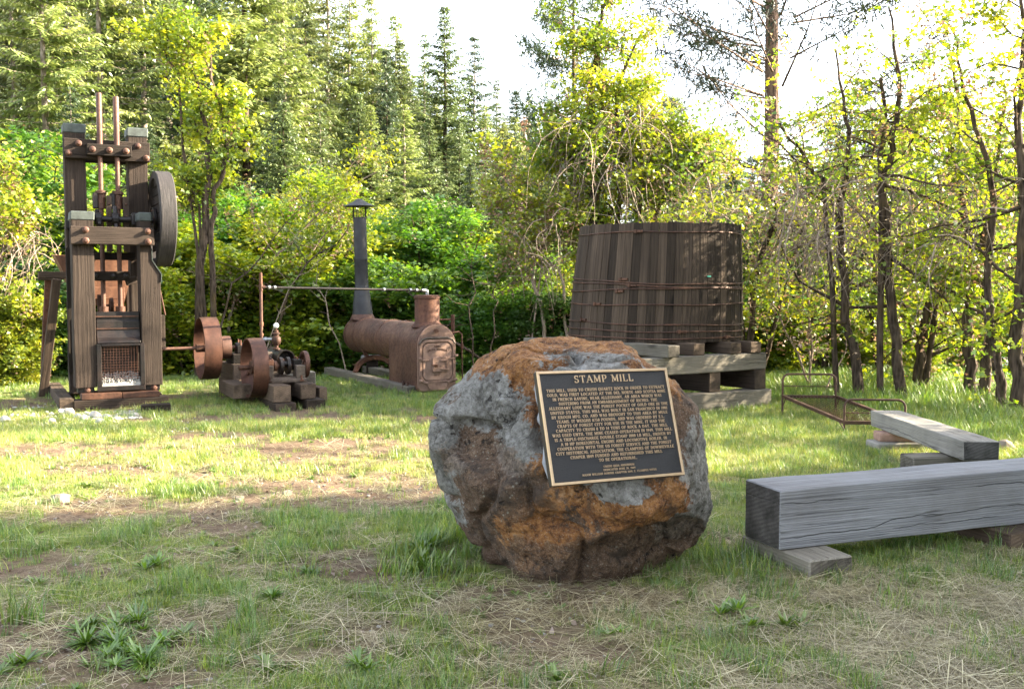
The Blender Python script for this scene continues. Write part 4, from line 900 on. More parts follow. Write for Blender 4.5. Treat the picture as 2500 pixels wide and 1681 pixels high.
timber('timber_block', 'bottom long timber of the stack that carries the line shaft bearing', 'timber', (bx_, by_, 0), A28, (0, -.75, .125), (0, .65, .125), .3, .25, M_['block_wood'], 'timbers stacked under the line shaft')
timber('timber_block', 'middle short timber of the stack under the line shaft bearing', 'timber', (bx_, by_, .25), A28, (-.02, -.30, .11), (-.02, .5, .11), .27, .22, M_['block_wood'], 'timbers stacked under the line shaft')
timber('timber_block', 'top upright block right under the line shaft bearing', 'timber', (bx_, by_, .47), A28, (0, -.16, .067), (0, .3, .067), .24, .134, M_['dark_wood'], 'timbers stacked under the line shaft')
timber('timber_block', 'pale timber laid between the shaft stack and the engine', 'timber', mw(1.35, -.35) + (.12,), A28, (0, -.35, .08), (0, .4, .08), .22, .17, M_['block_wood'], 'timbers stacked under the line shaft')

# ------------------------------------------------------------ steam engine
ex, ey = mw(1.39, -.784)
en = thing('steam_engine', 'small rusty horizontal steam engine with a big and a small flywheel', 'steam engine', (ex, ey, 0), A28)
pulley(en, 0, .368, .185, .016, M_['rust_pulley'], 4, 'flywheel', cz=.5, rot=1.25, hub=.06, arm=.026)
pulley(en, .70, .168, .055, .03, M_['rust_pulley'], 4, 'small_flywheel', cz=.52, rot=.3, hub=.04, arm=.02)
MB().cyl((-.10, 0, .505), (.78, 0, .515), .03, n=14).build('crank_shaft', M_['rust_dark'], en, smooth=40)
MB().cyl((.04, 0, .505), (.11, 0, .505), .085, n=16).build('hub_plate', M_['rust_dark'], en, smooth=40)
m = MB()
m.box((.43, -.10, .335), (.56, .13, .055)); m.box((.235, -.08, .44), (.12, .16, .17)); m.box((.635, -.08, .44), (.12, .16, .17))
m.box((.43, -.115, .365), (.50, .03, .03)); m.box((.25, .35, .34), (.12, .86, .07)); m.box((.62, .35, .34), (.12, .86, .07)); m.box((.43, .68, .36), (.4, .16, .1))
m.build('engine_bed', M_['iron_grey'], en, bevel=.018, segs=2)
for x in (.26, .62):
    m = MB(); m.box((x, -.0, .555), (.11, .15, .07)); m.cyl((x - .06, 0, .51), (x + .06, 0, .51), .062, n=16); bb_ = m.build('bearing', M_['rust'] if x < .4 else M_['iron_black'], en, bevel=.008)
    for y in (-.055, .055): MB().cyl((x, y, .57), (x, y, .625), .012, n=6).build('bolt', M_['rust'], bb_)
m = MB(); m.cyl((.40, 0, .51), (.44, 0, .51), .11, n=20); m.cyl((.49, 0, .51), (.53, 0, .51), .11, n=20); m.cyl((.44, -.06, .54), (.49, -.06, .54), .03, n=10)
m.build('crank', M_['iron_black'], en, smooth=35)
m = MB(); m.cyl((.33, 0, .51), (.37, 0, .51), .065, n=18); m.build('eccentric', M_['rust_bright'], en, smooth=35)
MB().cyl((.465, -.05, .54), (.53, .35, .58), .022, n=8).build('connecting_rod', M_['rust_bright'], en, smooth=35)
MB().cyl((.35, 0, .56), (.36, .5, .63), .012, n=6).build('valve_rod', M_['rust'], en, smooth=35)
m = MB(); My = Matrix.Translation((.53, 0, .585)) @ Matrix.Rotation(R(-90), 4, 'X')
m.lathe([(.105, .14), (.118, .14), (.118, .17), (.108, .17), (.108, .80), (.122, .80), (.122, .83), (0, .83), (0, .3), (.085, .3), (.092, .16)], 28, My, closed=True)
m.build('cylinder', M_['iron_black'], en, smooth=35)
MB().box((.37, .55, .60), (.10, .34, .13)).build('steam_chest', M_['iron_grey'], en, bevel=.01)
for x, y in ((.24, -.16), (.64, -.16)):
    MB().cyl((x, y, .32), (x, y, .40), .014, n=6).box((x, y, .335), (.05, .05, .02)).build('anchor_bolt', M_['rust_dark'], en)
m = MB(); Mz = Matrix.Translation((.49, .46, 0))
m.lathe([(.05, .69), (.05, .705), (.028, .715), (.028, .74), (.056, .77), (.064, .81), (.056, .85), (.036, .865), (.036, .885), (.052, .89), (.052, .905), (.03, .915), (.03, .94), (.008, .945), (.008, .965), (0, .965)], 16, Mz)
m.build('governor_body', M_['rust_dark'], en, smooth=35)
m = MB(); m.lathe([(.001, -.036), (.02, -.03), (.034, -.012), (.036, 0), (.034, .012), (.02, .03), (.001, .036)], 16, Matrix.Translation((.49, .46, 1.0))); m.build('governor_ball', M_['glass_ball'], en, smooth=60)
MB().cyl((.31, .50, .825), (.45, .47, .825), .022, n=10).cyl((.345, .492, .825), (.37, .487, .825), .03, n=10).build('inlet_nipple', M_['galvanised'], en, smooth=35)
eb = 'timbers bolted under the steam engine'
def eblk(label, x0, x1, y0, y1, z0, z1, mat):
    X, Y = mw(1.39 + (x0 + x1) / 2, -.784 + y0)
    timber('foundation_timber', label, 'timber', (X, Y, z0), A28, (0, 0, (z1 - z0) / 2), (0, y1 - y0, (z1 - z0) / 2), x1 - x0, z1 - z0, mat, eb, bevel=.01)
eblk('lower left foundation timber under the big flywheel side of the engine', .20, .46, -.56, .95, -.03, .10, M_['mill_wood'])
eblk('upper left foundation timber under the engine bed, cracked end', .19, .41, -.50, .9, .102, .308, M_['block_wood'])
eblk('lower right foundation timber under the engine', .60, .84, -.50, .95, -.03, .12, M_['mill_wood'])
eblk('upper right foundation timber under the engine bed', .55, .75, -.42, .9, .122, .308, M_['block_wood'])
eblk('low pale timber lying right of the engine foundation', .88, .99, -.1, .7, -.02, .22, M_['block_wood'])
eblk('pale rear timber top right behind the small flywheel', .77, .95, .25, 1.0, .0, .40, M_['pale_beam'])
for x, z in ((.36, .10), (.75, .12)):
    X, Y = mw(1.39 + x, -.784 - .52)
# steam pipe from the engine to the boiler dome
px0, py0 = mw(1.39 + .31, -.784 + .50)
BO = (-1.075, 14.05)
def bw(x, y): return (BO[0] + CA * x - SA * y, BO[1] + SA * x + CA * y)
dx_, dy_ = bw(0, .31)
sp_ = thing('steam_pipe', 'long horizontal rusty steam pipe running from the engine to the boiler dome', 'pipe', (px0, py0, 0))
rx, ry = dx_ - px0, dy_ - py0
MB().cyl((0, 0, .80), (0, 0, 1.46), .019, n=10).build('riser', M_['rust_boiler'], sp_, smooth=40)
MB().cyl((0, 0, 1.53), (0, 0, 1.68), .021, n=10).cyl((0, 0, 1.655), (0, 0, 1.69), .012, n=8).build('riser_stub', M_['rust'], sp_, smooth=40)
MB().cyl((0, 0, 1.455), (0, 0, 1.54), .028, n=12).cyl((0, 0, 1.497), (.05, .02, 1.497), .026, n=12).build('tee', M_['rust_dark'], sp_, smooth=40)
MB().cyl((0, 0, 1.0), (0, 0, 1.05), .026, n=10).cyl((0, 0, .87), (0, 0, .9), .026, n=10).build('coupling', M_['rust_bright'], sp_, smooth=40)
u = (rx, ry); 
def pp(t, z=None): return (rx * t, ry * t, (1.497 - .045 * t) if z is None else z)
MB().cyl(pp(.02), pp(.985), .0165, n=10).build('pipe', M_['iron_black'], sp_, smooth=40)
for t in (.045, .075, .72, .89, .93): MB().cyl(pp(t - .006), pp(t + .006), .026, n=10).build('union', M_['galvanised'], sp_, smooth=40)
MB().tube([pp(.965), pp(.99), pp(1.0, 1.445), pp(1.0, 1.39)], .024, 10).build('elbow', M_['galvanised'], sp_, smooth=50)
# ------------------------------------------------------------ locomotive boiler
bo = thing('boiler', 'rusty riveted horizontal boiler with steam dome and tall grey smokestack', 'boiler', (BO[0], BO[1], 0), A28)
RB = M_['rust_boiler']
def arch(w, z0, zt, n=16, r=None, rb=0.0):
    # outline in xz: flat sides, round top; rb rounds the lower corners
    r = r or w / 2; p = []
    if rb:
        for k in range(5): a = R(180 + 90 * k / 4); p.append((-w / 2 + rb + rb * math.cos(a), z0 + rb + rb * math.sin(a)))
        for k in range(5): a = R(270 + 90 * k / 4); p.append((w / 2 - rb + rb * math.cos(a), z0 + rb + rb * math.sin(a)))
    else: p += [(-w / 2, z0), (w / 2, z0)]
    for k in range(n + 1):
        a = math.pi * k / n; sx_ = w / 2 - r
        p.append(((sx_ if math.cos(a) > 0 else -sx_) + r * math.cos(a), zt - r + r * math.sin(a)))
    return p
m = MB(); m.prism(arch(.60, .03, .985, 24, rb=.07), 1.06); m.build('firebox', RB, bo, smooth=35)
m = MB(); My = Matrix.Translation((0, 0, .70)) @ Matrix.Rotation(R(-90), 4, 'X')
m.lathe([(.29, 1.0), (.29, 3.14), (.30, 3.14), (.30, 3.20), (.285, 3.22), (0, 3.225)], 40, My); m.build('barrel', RB, bo, smooth=35)
m = MB()
m.lathe([(.289, 1.62), (.297, 1.62), (.297, 1.72), (.289, 1.72)], 40, My, closed=True); m.lathe([(.289, 2.72), (.297, 2.72), (.297, 2.8), (.289, 2.8)], 40, My, closed=True)
m.build('seam_band', RB, bo, smooth=35)
# rivets
m = MB()
def rivet(p, n, r=.0085):
    n = Vector(n).normalized(); u = n.orthogonal().normalized(); w = n.cross(u); p = Vector(p)
    vs = [p + (u * math.cos(a) + w * math.sin(a)) * r for a in [k * math.pi / 3 for k in range(6)]] + [p + (u * math.cos(a) + w * math.sin(a)) * r * .6 + n * r * .6 for a in [k * math.pi / 3 for k in range(6)]]
    m.add(vs, [(k, (k + 1) % 6, (k + 1) % 6 + 6, k + 6) for k in range(6)] + [(6, 7, 8, 9, 10, 11)])
for y in (1.04, 1.64, 1.70, 2.74, 2.78, 3.17):
    for k in range(60):
        a = 2 * math.pi * k / 60; rr = .30 if y > 3 else .297 if y > 1.5 else .302
        if y == 1.04 and math.sin(a) < 0: continue
        rivet((rr * math.cos(a), y, .70 + rr * math.sin(a)), (math.cos(a), 0, math.sin(a)))
for y in (.03, .07):
    for k in range(31):
        a = math.pi * k / 30; rivet((.30 * math.cos(a), y, .685 + .30 * math.sin(a)), (math.cos(a), 0, math.sin(a)))
    for k in range(15):
        for s in (-1, 1): rivet((.30 * s, y, .64 - k * .038), (s, 0, 0))
for k in range(17): 
    rivet((-.30, 1.03, .68 - k * .036), (-1, 0, 0)); rivet((-.30, .07 + k * .058, .12), (-1, 0, 0))
for i in range(4):
    for k in range(5): rivet((-.30, .2 + i * .22, .22 + k * .11), (-1, 0, 0), .006)
for k in range(30): a = math.pi * 2 * k / 30; rivet((.187 * math.cos(a), .31 + .187 * math.sin(a), 1.345), (math.cos(a), math.sin(a), 0)); rivet((.155 * math.cos(a), .31 + .155 * math.sin(a), 1.383), (0, 0, 1)); rivet((.215 * math.cos(a), .31 + .215 * math.sin(a), .985 - .5 * (.215 * math.cos(a)) ** 2 / .3 + .005), (0, 0, 1))
m.build('rivet_row', RB, bo)['kind'] = 'stuff'
# dome
m = MB(); Md = Matrix.Translation((0, .31, 0))
m.lathe([(.235, .93), (.225, .955), (.195, .975), (.178, 1.0), (.178, 1.33), (.188, 1.335), (.188, 1.37), (.178, 1.382), (0, 1.39)], 32, Md); m.build('steam_dome', M_['rust'], bo, smooth=35)
# front: arched plate, ring, door
P0 = arch(.585, .035, .975, 24, rb=.09)
m = MB(); m.prism(P0, .03, Matrix.Translation((0, -.03, 0))); fp_ = m.build('front_plate', M_['rust_door'], bo, bevel=.006)
def ring(outer, inner, t, M=None):
    mb = MB(); n = len(outer); vs = [(x, 0, z) for x, z in outer] + [(x, 0, z) for x, z in inner] + [(x, t, z) for x, z in outer] + [(x, t, z) for x, z in inner]
    if M: vs = [M @ Vector(v) for v in vs]
    fs = []
    for i in range(n):
        j = (i + 1) % n; fs += [(i, j, j + n, i + n), (i + 2 * n, i + 3 * n, j + 3 * n, j + 2 * n), (i, i + 2 * n, j + 2 * n, j), (i + n, j + n, j + 3 * n, i + 3 * n)]
    return mb.add(vs, fs)
ring(arch(.55, .14, .765, 16, r=.13, rb=.11), arch(.47, .175, .725, 16, r=.10, rb=.09), .03, Matrix.Translation((0, -.058, 0))).build('door_frame', M_['rust_door'], bo, bevel=.006)
m = MB(); m.prism(arch(.44, .19, .71, 16, r=.09, rb=.08), .022, Matrix.Translation((0, -.052, 0))); m.build('firebox_plate', M_['rust_door'], bo, bevel=.005)
ring(arch(.53, .772, .79, 4, r=.009), arch(.51, .776, .786, 4, r=.005), .02, Matrix.Translation((0, -.05, 0)))
m = MB(); m.tube([(-.27, -.045, .70), (-.235, -.045, .762), (-.15, -.045, .785), (.15, -.045, .785), (.235, -.045, .762), (.27, -.045, .70)], .018, 8); m.build('drip_moulding', M_['iron_grey'], bo, smooth=50)
m = MB(); m.prism(arch(.22, .305, .52, 8, r=.025, rb=.02), .02, Matrix.Translation((.02, -.088, 0))); dr = m.build('fire_door', M_['rust_door'], bo, bevel=.006)
for z in (.345, .465):
    MB().box((.09, -.098, z), (.11, .018, .018)).build('hinge_strap', M_['rust_door'], dr, bevel=.003)
MB().cyl((.15, -.098, .32), (.15, -.098, .49), .009, n=8).build('hinge_pin', M_['rust_door'], dr, smooth=40)
MB().box((-.05, -.12, .40), (.035, .05, .04)).box((-.085, -.14, .41), (.08, .018, .022)).build('door_latch', M_['rust_bright'], dr, bevel=.004)
for x, z in ((-.03, .44), (0, .415), (.03, .385)): MB().cyl((x, -.093, z), (x, -.0885, z), .005, n=6).build('air_hole', M_['iron_black'], dr)
m = MB(); m.cyl((-.04, -.12, .885), (-.02, -.03, .89), .026, n=12); m.cyl((-.045, -.125, .885), (-.038, -.11, .885), .032, n=12); m.build('plug', M_['rust_bright'], fp_, smooth=40)
MB().cyl((-.27, -.07, .475), (-.14, -.07, .475), .007, n=6).cyl((.16, -.07, .49), (.27, -.07, .49), .007, n=6).build('door_bar', M_['rust_door'], bo)
for x, z in ((-.265, .50), (.285, .53), (-.255, .19), (.27, .19)):
    MB().cyl((x, -.09, z), (x, -.03, z), .017, n=8).box((x, -.06, z), (.055, .03, .035)).build('lug', M_['rust_door'], fp_, bevel=.004)
m = MB(); m.prism([(-.15, .185), (.15, .185), (.155, .12), (.13, .065), (.09, .045), (-.09, .045), (-.13, .065), (-.155, .12)], .02, Matrix.Translation((.0, -.058, 0))); m.build('ash_door', M_['rust_door'], bo, bevel=.006)
m = MB(); text_mesh(m, 'ABEL', .115, .024, .0, .655, .004, y0=-.052, bold=1.2); text_mesh(m, 'IRON WORKS', .30, .026, .0, .592, .004, y0=-.052, bold=1.2, curve=.02)
text_mesh(m, 'NO. 6', .075, .018, -.01, .25, .004, y0=-.052, bold=1.2)
m.build('cast_lettering', M_['rust'], bo)
# water-column pipes on the right flank
m = MB(); m.cyl((.18, .30, 1.03), (.40, .30, 1.03), .012, n=8); m.cyl((.40, .30, .80), (.40, .30, 1.10), .028, n=10); m.build('gauge_column', M_['rust'], bo, smooth=40)
m = MB(); m.tube([(.30, .12, .84), (.40, .10, .86), (.44, .08, .82), (.44, .06, .02)], .011, 8); m.cyl((.44, .07, .62), (.44, .07, .68), .02, n=8); m.build('blowdown_pipe', M_['rust'], bo, smooth=50)
# smokestack
Ms = Matrix.Translation((0, 3.0, 0)) @ Matrix.Rotation(R(-1.3), 4, 'Y')
m = MB(); m.lathe([(.205, .96), (.20, .99), (.18, 1.03), (.172, 1.05)], 32, Ms); m.build('smokebox_collar', RB, bo, smooth=35)
m = MB(); m.lathe([(.172, 1.045), (.165, 1.10), (.135, 1.38), (.115, 1.50), (.113, 1.53)], 28, Ms); m.build('stack_skirt', M_['stack_steel'], bo, smooth=35)
m = MB(); m.lathe([(.113, 1.53), (.111, 1.95), (.1135, 1.955), (.1135, 1.975), (.110, 1.98), (.108, 2.66), (.102, 2.66), (.102, 1.6)], 28, Ms); stp = m.build('stack_pipe', M_['stack_steel'], bo, smooth=30)
for k in range(8):
    a = 2 * math.pi * k / 8 + .2; c, s_ = math.cos(a) * .108, math.sin(a) * .108
    o = MB().box((c, s_, 2.745), (.014, .014, .22)).build('cap_strut', M_['iron_black'], stp, Ms)
m = MB(); m.lathe([(.27, 2.835), (.272, 2.84), (.12, 2.905), (.05, 2.955), (.0, 2.965), (0, 2.955), (.04, 2.94), (.12, 2.89)], 32, Ms); m.build('rain_cap', M_['stack_steel'], bo, smooth=30)
# cast saddle under the barrel
m = MB(); pts_o = []; pts_i = []
for k in range(13):
    t = k / 12; x = -.36 + .72 * t; pts_o.append((x, .12 + .27 * math.sin(math.pi * t) ** .45)); pts_i.append((x * .80, .12 + .19 * math.sin(math.pi * t) ** .45))
n = len(pts_o); vs = [Vector((x, y, z)) for y in (2.48, 2.56) for x, z in pts_o + pts_i]; fs = []
for i in range(n - 1): fs += [(i, i + 1, n + i + 1, n + i), (2 * n + i, 3 * n + i, 3 * n + i + 1, 2 * n + i + 1), (i, 2 * n + i, 2 * n + i + 1, i + 1), (n + i, n + i + 1, 3 * n + i + 1, 3 * n + i)]
fs += [(0, n, 3 * n, 2 * n), (n - 1, 3 * n - 1, 4 * n - 1, 2 * n - 1)]
m.add(vs, fs)
for s in (-1, 1): m.add([Vector(v) for v in ((s * .10, 2.48, .38), (s * .16, 2.48, .37), (s * .24, 2.48, .56), (s * .17, 2.48, .52), (s * .10, 2.56, .38), (s * .16, 2.56, .37), (s * .24, 2.56, .56), (s * .17, 2.56, .52))], [(0, 1, 2, 3), (4, 7, 6, 5), (0, 4, 5, 1), (1, 5, 6, 2), (2, 6, 7, 3), (3, 7, 4, 0)])
sd_ = m.build('saddle', M_['rust'], bo, bevel=.006)
for x in (-.22, -.11, 0, .11, .22): MB().cyl((x, 2.47, .335 - abs(x) * .2), (x, 2.485, .335 - abs(x) * .2), .014, n=6).build('bolt', M_['rust_dark'], sd_)
MB().tube([(-.36, .30, .10), (-.40, .26, .16), (-.42, .2, .08), (-.38, .12, .12), (-.36, .2, .15)], .018, 6).build('chain', M_['rust_dark'], bo, smooth=50)
for x, lab, y0 in ((-.345, 'long pale skid timber lying along the near left side of the boiler', .05), (.345, 'pale skid timber beneath the far right side of the boiler', .9)):
    X, Y = bw(x, y0); timber('skid_timber', lab, 'timber', (X, Y, 0), A28, (0, 0, .05), (0, 3.85 - y0, .05), .17, .12, M_['stand_wood'], 'skids under the boiler')
g = thing('garden_bench', 'small grey plank seat on a dark block behind the boiler', 'bench', (-2.47, 17.4, 0), R(6))
beam(g, 'plank', (-.17, 0, .27), (.17, 0, .27), .3, .07, M_['grey_beam']); beam(g, 'block', (-.08, 0, .12), (.12, 0, .12), .22, .24, M_['dark_wood'])

# ------------------------------------------------------------ wooden water tank on its timber stand
A34 = R(34); C4, S4 = math.cos(A34), math.sin(A34); TO = (1.88, 13.15)
def tw_(x, y): return (TO[0] + C4 * x - S4 * y, TO[1] + S4 * x + C4 * y)
tk = thing('water_tank', 'round weathered wooden stave tank bound with rusty hoops', 'water tank', (TO[0], TO[1], .83), 0)
NS = 64; ZB, ZT = .0, 1.455; rs = random.Random(8)
for k in range(NS):
    a0 = 2 * math.pi * k / NS; aw = math.pi / NS * .985; dr_ = rs.uniform(-.006, .006); zt = ZT + rs.uniform(-.012, .006); zb = ZB - rs.uniform(0, .01)
    ca, sa = math.cos(a0), math.sin(a0); rb_, rt_ = 1.135, 1.045
    M0 = Vector((ca * rb_, sa * rb_, zb)); M1 = Vector((ca * rt_ + .06, sa * rt_, zt)); ax = (M1 - M0).normalized(); out_ = Vector((ca, sa, 0)); yv = Vector((0, 0, 1)).cross(out_); zv = ax.cross(yv).normalized() * -1
    if zv.dot(out_) < 0: zv = -zv
    yv = zv.cross(ax).normalized(); Mm = Matrix((ax, yv, zv)).transposed().to_4x4(); Mm.translation = (M0 + M1) / 2; L = (M1 - M0).length
    vs = []; nseg = 3
    for i in range(nseg + 1):
        t = i / nseg; x = -L / 2 + L * t; r_ = (rb_ + (rt_ - rb_) * t + .012 * math.sin(math.pi * t)); w2 = r_ * math.tan(aw); bz = .012 * math.sin(math.pi * t) + dr_
        vs += [(x, -w2, bz), (x, w2, bz), (x, w2 * .96, bz - .04), (x, -w2 * .96, bz - .04)]
    b = MB(); fs = [(i * 4 + j, i * 4 + (j + 1) % 4, i * 4 + 4 + (j + 1) % 4, i * 4 + 4 + j) for i in range(nseg) for j in range(4)] + [(3, 2, 1, 0), tuple(nseg * 4 + j for j in range(4))]
    b.add(vs, fs).build('stave', M_['stave_wood'], tk, Mm, bevel=.003, angle=50)
MB().cyl((0, 0, .02), (0, 0, .07), 1.09, n=48).build('tank_floor', M_['dark_wood'], tk)
rs = random.Random(2)
hoops = [(1.34, 0, 0, .0085), (.775, .07, 1.9, .0085), (.70, .05, 2.6, .0085), (.635, -.03, 2.4, .0085), (.465, .012, 1, .0085), (.225, .02, 2.5, .0085), (.14, .015, 2.2, .0085), (.055, .01, 2.0, .0085)]
for z, am, ph, r in hoops:
    P = []
    for k in range(97):
        a = 2 * math.pi * k / 96; zz = z + am * math.cos(a - ph) + .006 * math.sin(a * 5 + z * 9); t = zz / ZT
        rr = 1.135 - .09 * t + .012 * math.sin(math.pi * min(1, max(0, t))) + .009 + .002; P.append((math.cos(a) * rr + .06 * t, math.sin(a) * rr, zz))
    m = MB(); m.tube(P, r, 5, caps=False); m.build('hoop', M_['rust_dark'], tk, smooth=60)
for a, z in ((-112, 1.345), (-120, .765), (-114, .69), (-122, .62), (-138, .46), (-82, .13), (-150, .26), (-48, .055)):
    a = R(a); t = z / ZT; rr = 1.135 - .09 * t + .024; m = MB()
    m.box((0, 0, 0), (.12, .03, .03)).box((-.03, -.012, 0), (.03, .03, .045)); m.build('hoop_lug', M_['rust_dark'], tk, Matrix.Translation((math.cos(a) * rr + .06 * t, math.sin(a) * rr, z)) @ Matrix.Rotation(a + R(90), 4, 'Z'), bevel=.004)
MB().box((0, 0, 0), (.05, .02, .018)).build('green_clip', M_['spray_green'], tk, Matrix.Translation((.52, -.99, .80)) @ Matrix.Rotation(R(26), 4, 'Z'))
tg = 'heavy timbers of the water tank stand'
def st(label, x0, y0, x1, y1, z, w, h, mat):
    X, Y = tw_((x0 + x1) / 2, (y0 + y1) / 2); dx, dy = (x1 - x0) / 2, (y1 - y0) / 2
    timber('stand_timber', label, 'timber', (X, Y, z), A34, (-dx, -dy, h / 2), (dx, dy, h / 2), w, h, mat, tg, bevel=.01)
pb_ = M_['stand_wood']; bk = M_['block_wood']
st('bottom pale sill timber on the grass along the front of the tank stand', -1.3, -1.25, .74, -1.25, -.03, .24, .26, pb_)
st('bottom sill timber at the back of the tank stand', -1.3, .6, .9, .6, -.03, .24, .26, pb_)
st('dark cross timber at the right end between the two pale front timbers', .57, -1.33, .57, 1.0, .232, .2, .245, M_['mill_wood'])
st('second dark cross timber from the right between the pale front timbers', -.19, -1.30, -.19, 1.0, .232, .2, .245, M_['mill_wood'])
st('dark cross timber of the tank stand partly behind the boulder', -1.0, -1.28, -1.0, 1.0, .232, .2, .245, M_['mill_wood'])
st('upper pale front timber of the tank stand, under the four joists', -1.35, -1.22, .69, -1.22, .479, .2, .205, pb_)
st('upper back timber of the tank stand under the joists', -1.35, .6, .9, .6, .479, .2, .205, pb_)
for i, (x, y0, lab, mt) in enumerate(((-.963, -1.40, 'pale joist with a long end sticking out left, under the tank', pb_), (-.438, -1.28, 'second joist from the left under the tank, dark end', bk),
        (.135, -1.33, 'third joist from the left under the tank', bk), (.474, -1.34, 'rightmost joist under the tank, thick end over the corner', bk), (-1.32, -.15, 'joist at the far left of the tank, its pale end seen left of the tank', pb_))):
    st(lab, x, y0, x, 1.0, .687, .19 if i < 4 else .2, .14, mt)
# ------------------------------------------------------------ iron bedstead
BI = M_['bed_iron']; bd = thing('bed_frame', 'rusty iron bedstead without mattress standing in the grass', 'bed', (3.14, 11.5, 0))
u = Vector((.6, -.05, 0)); l = Vector((.24, -1.43, 0))
def endframe(o, hgt_, bar, zr):
    r = .075; P = [o + Vector((0, 0, -.03))] + [o + Vector((0, 0, hgt_ - r))]
    un = u.normalized()
    for k in range(1, 6): a = R(90 * k / 5); P.append(o + un * (r - r * math.cos(a)) + Vector((0, 0, hgt_ - r + r * math.sin(a))))
    for k in range(6): a = R(90 * k / 5); P.append(o + u - un * (r - r * math.sin(a)) + Vector((0, 0, hgt_ - r + r * math.cos(a))))
    P.append(o + u + Vector((0, 0, -.03)))
    MB().tube(P, .0125, 8).build('end_frame', BI, bd, smooth=60)
    MB().cyl(o + Vector((0, 0, bar)), o + u + Vector((0, 0, bar)), .006, n=6).build('end_bar', BI, bd, smooth=60)
    MB().box(o + u / 2 + Vector((0, 0, zr)), (u.length, .03, .035), Matrix.Rotation(math.atan2(u.y, u.x), 3, 'Z')).build('end_rail', BI, bd)
endframe(Vector((0, 0, 0)), .495, .355, .235); endframe(l, .36, .225, .125)
for s in (0, 1):
    a = u * s + Vector((0, 0, .235)); b = u * s + l + Vector((0, 0, .125))
    beam(bd, 'side_rail', a, b, .012, .035, BI, rough=0, bevel=.002); beam(bd, 'side_rail', a + Vector((0, 0, .018)), b + Vector((0, 0, .018)), .035, .006, BI, rough=0, bevel=.001)
    MB().cyl(u * s + Vector((0, 0, .10)), u * s + l * .06 + Vector((0, 0, .22)), .006, n=6).build('brace', BI, bd)
    MB().cyl(u * s + l + Vector((0, 0, .05)), u * s + l * .92 + Vector((0, 0, .13)), .006, n=6).build('brace', BI, bd)
m = MB()
for j in range(15):
    P = []; 
    for i in range(61):
        t = i / 60; q = (j + .5) / 15 + .018 * (1 if i % 2 else -1); sg = -.03 * math.sin(math.pi * t) * math.sin(math.pi * q)
        P.append(l * (.05 + .90 * t) + u * q + Vector((0, 0, .235 - .11 * (.05 + .9 * t) + sg)))
    m.tube(P, .0036, 3, caps=False)
m.build('wire_mesh', M_['rust_pulley'], bd)
m = MB()
for e, z in ((.02, .233), (.97, .128)):
    for j in range(15):
        P = [l * (e + (.015 if k % 2 else -.002) * 1) + u * ((j + .5) / 15) + Vector((0, 0, z + .008 * math.sin(k))) for k in range(6)]
        m.tube(P, .005, 4)
m.build('coil_springs', BI, bd)

# ------------------------------------------------------------ grey seat timbers on blocks
d1 = Vector((.934, .358, 0)).normalized(); ang = math.atan2(d1.y, d1.x)
c0 = Vector(G(1903, 1343.6, .115))
t = thing('bench_beam', 'massive square grey weathered beam laid as a seat, nearest on the right', 'timber', (c0.x, c0.y, 0), ang)
beam(t, 'timber', (0, .16, .115 + .16), (2.7, .16, .115 + .16), .32, .32, M_['grey_beam'], bevel=.006, rough=.003)
def blk(name, label, cat, px, py, rz, L, w, h, mat, z=None, group=None):
    g_ = G(px, py); return timber(name, label, cat, (g_[0], g_[1], 0 if z is None else z), rz, (0, 0, h / 2 - .012), (L, 0, h / 2 - .012), w, h + .02, mat, group, bevel=.008)
# front support: near end seen lower right of the beam's end
t = thing('support_block', 'thick wooden block under the left end of the massive grey beam', 'wooden block', (1.64, 5.115, 0), 0, 'blocks under the seat timbers')
q0, q1, q2 = [Vector(G(*a, .112)) for a in ((1969, 1364), (2092, 1357), (1803, 1301))]
t.location = ((q0.x + q1.x) / 2, (q0.y + q1.y) / 2, 0); dl = q2 - q0; dl.z = 0
beam(t, 'block', (0, .0, .045), (dl.x, dl.y, .045), (q1 - q0).length, .135, M_['pale_beam'], bevel=.008)
t = thing('support_block', 'dark wooden block under the right part of the massive grey beam', 'wooden block', (2.97, 5.62, 0), R(110), 'blocks under the seat timbers')
beam(t, 'block', (0, 0, .045), (.6, 0, .045), .32, .135, M_['block_wood'], bevel=.008)
t = thing('plank_beam', 'flat grey beam laid as a seat between the bed and the massive beam', 'timber', (3.47, 7.6, 0), 0)
beam(t, 'timber', (.14, .0, .243), (.12, 1.92, .243), .28, .15, M_['grey_plank'], bevel=.006)
t = thing('support_block', 'short wooden block under the near end of the flat grey beam', 'wooden block', (3.42, 7.95, 0), R(8), 'blocks under the seat timbers')
beam(t, 'block', (-.26, 0, .07), (.34, 0, .07), .22, .175, M_['stand_wood'], bevel=.01)
t = thing('stone_slab', 'flat grey slab on the ground under the far end of the flat beam', 'slab', (3.60, 9.15, 0), R(4))
MB().box((0, 0, .035), (.56, .26, .09)).build('slab', M_['grey_slab'], t, bevel=.012)
t = thing('stone_block', 'pinkish block on top of the grey slab under the flat beam', 'block', (3.56, 9.17, .08), R(-3))
MB().box((0, 0, .042), (.36, .2, .085)).build('block', M_['pink_stone'], t, bevel=.02, segs=2)

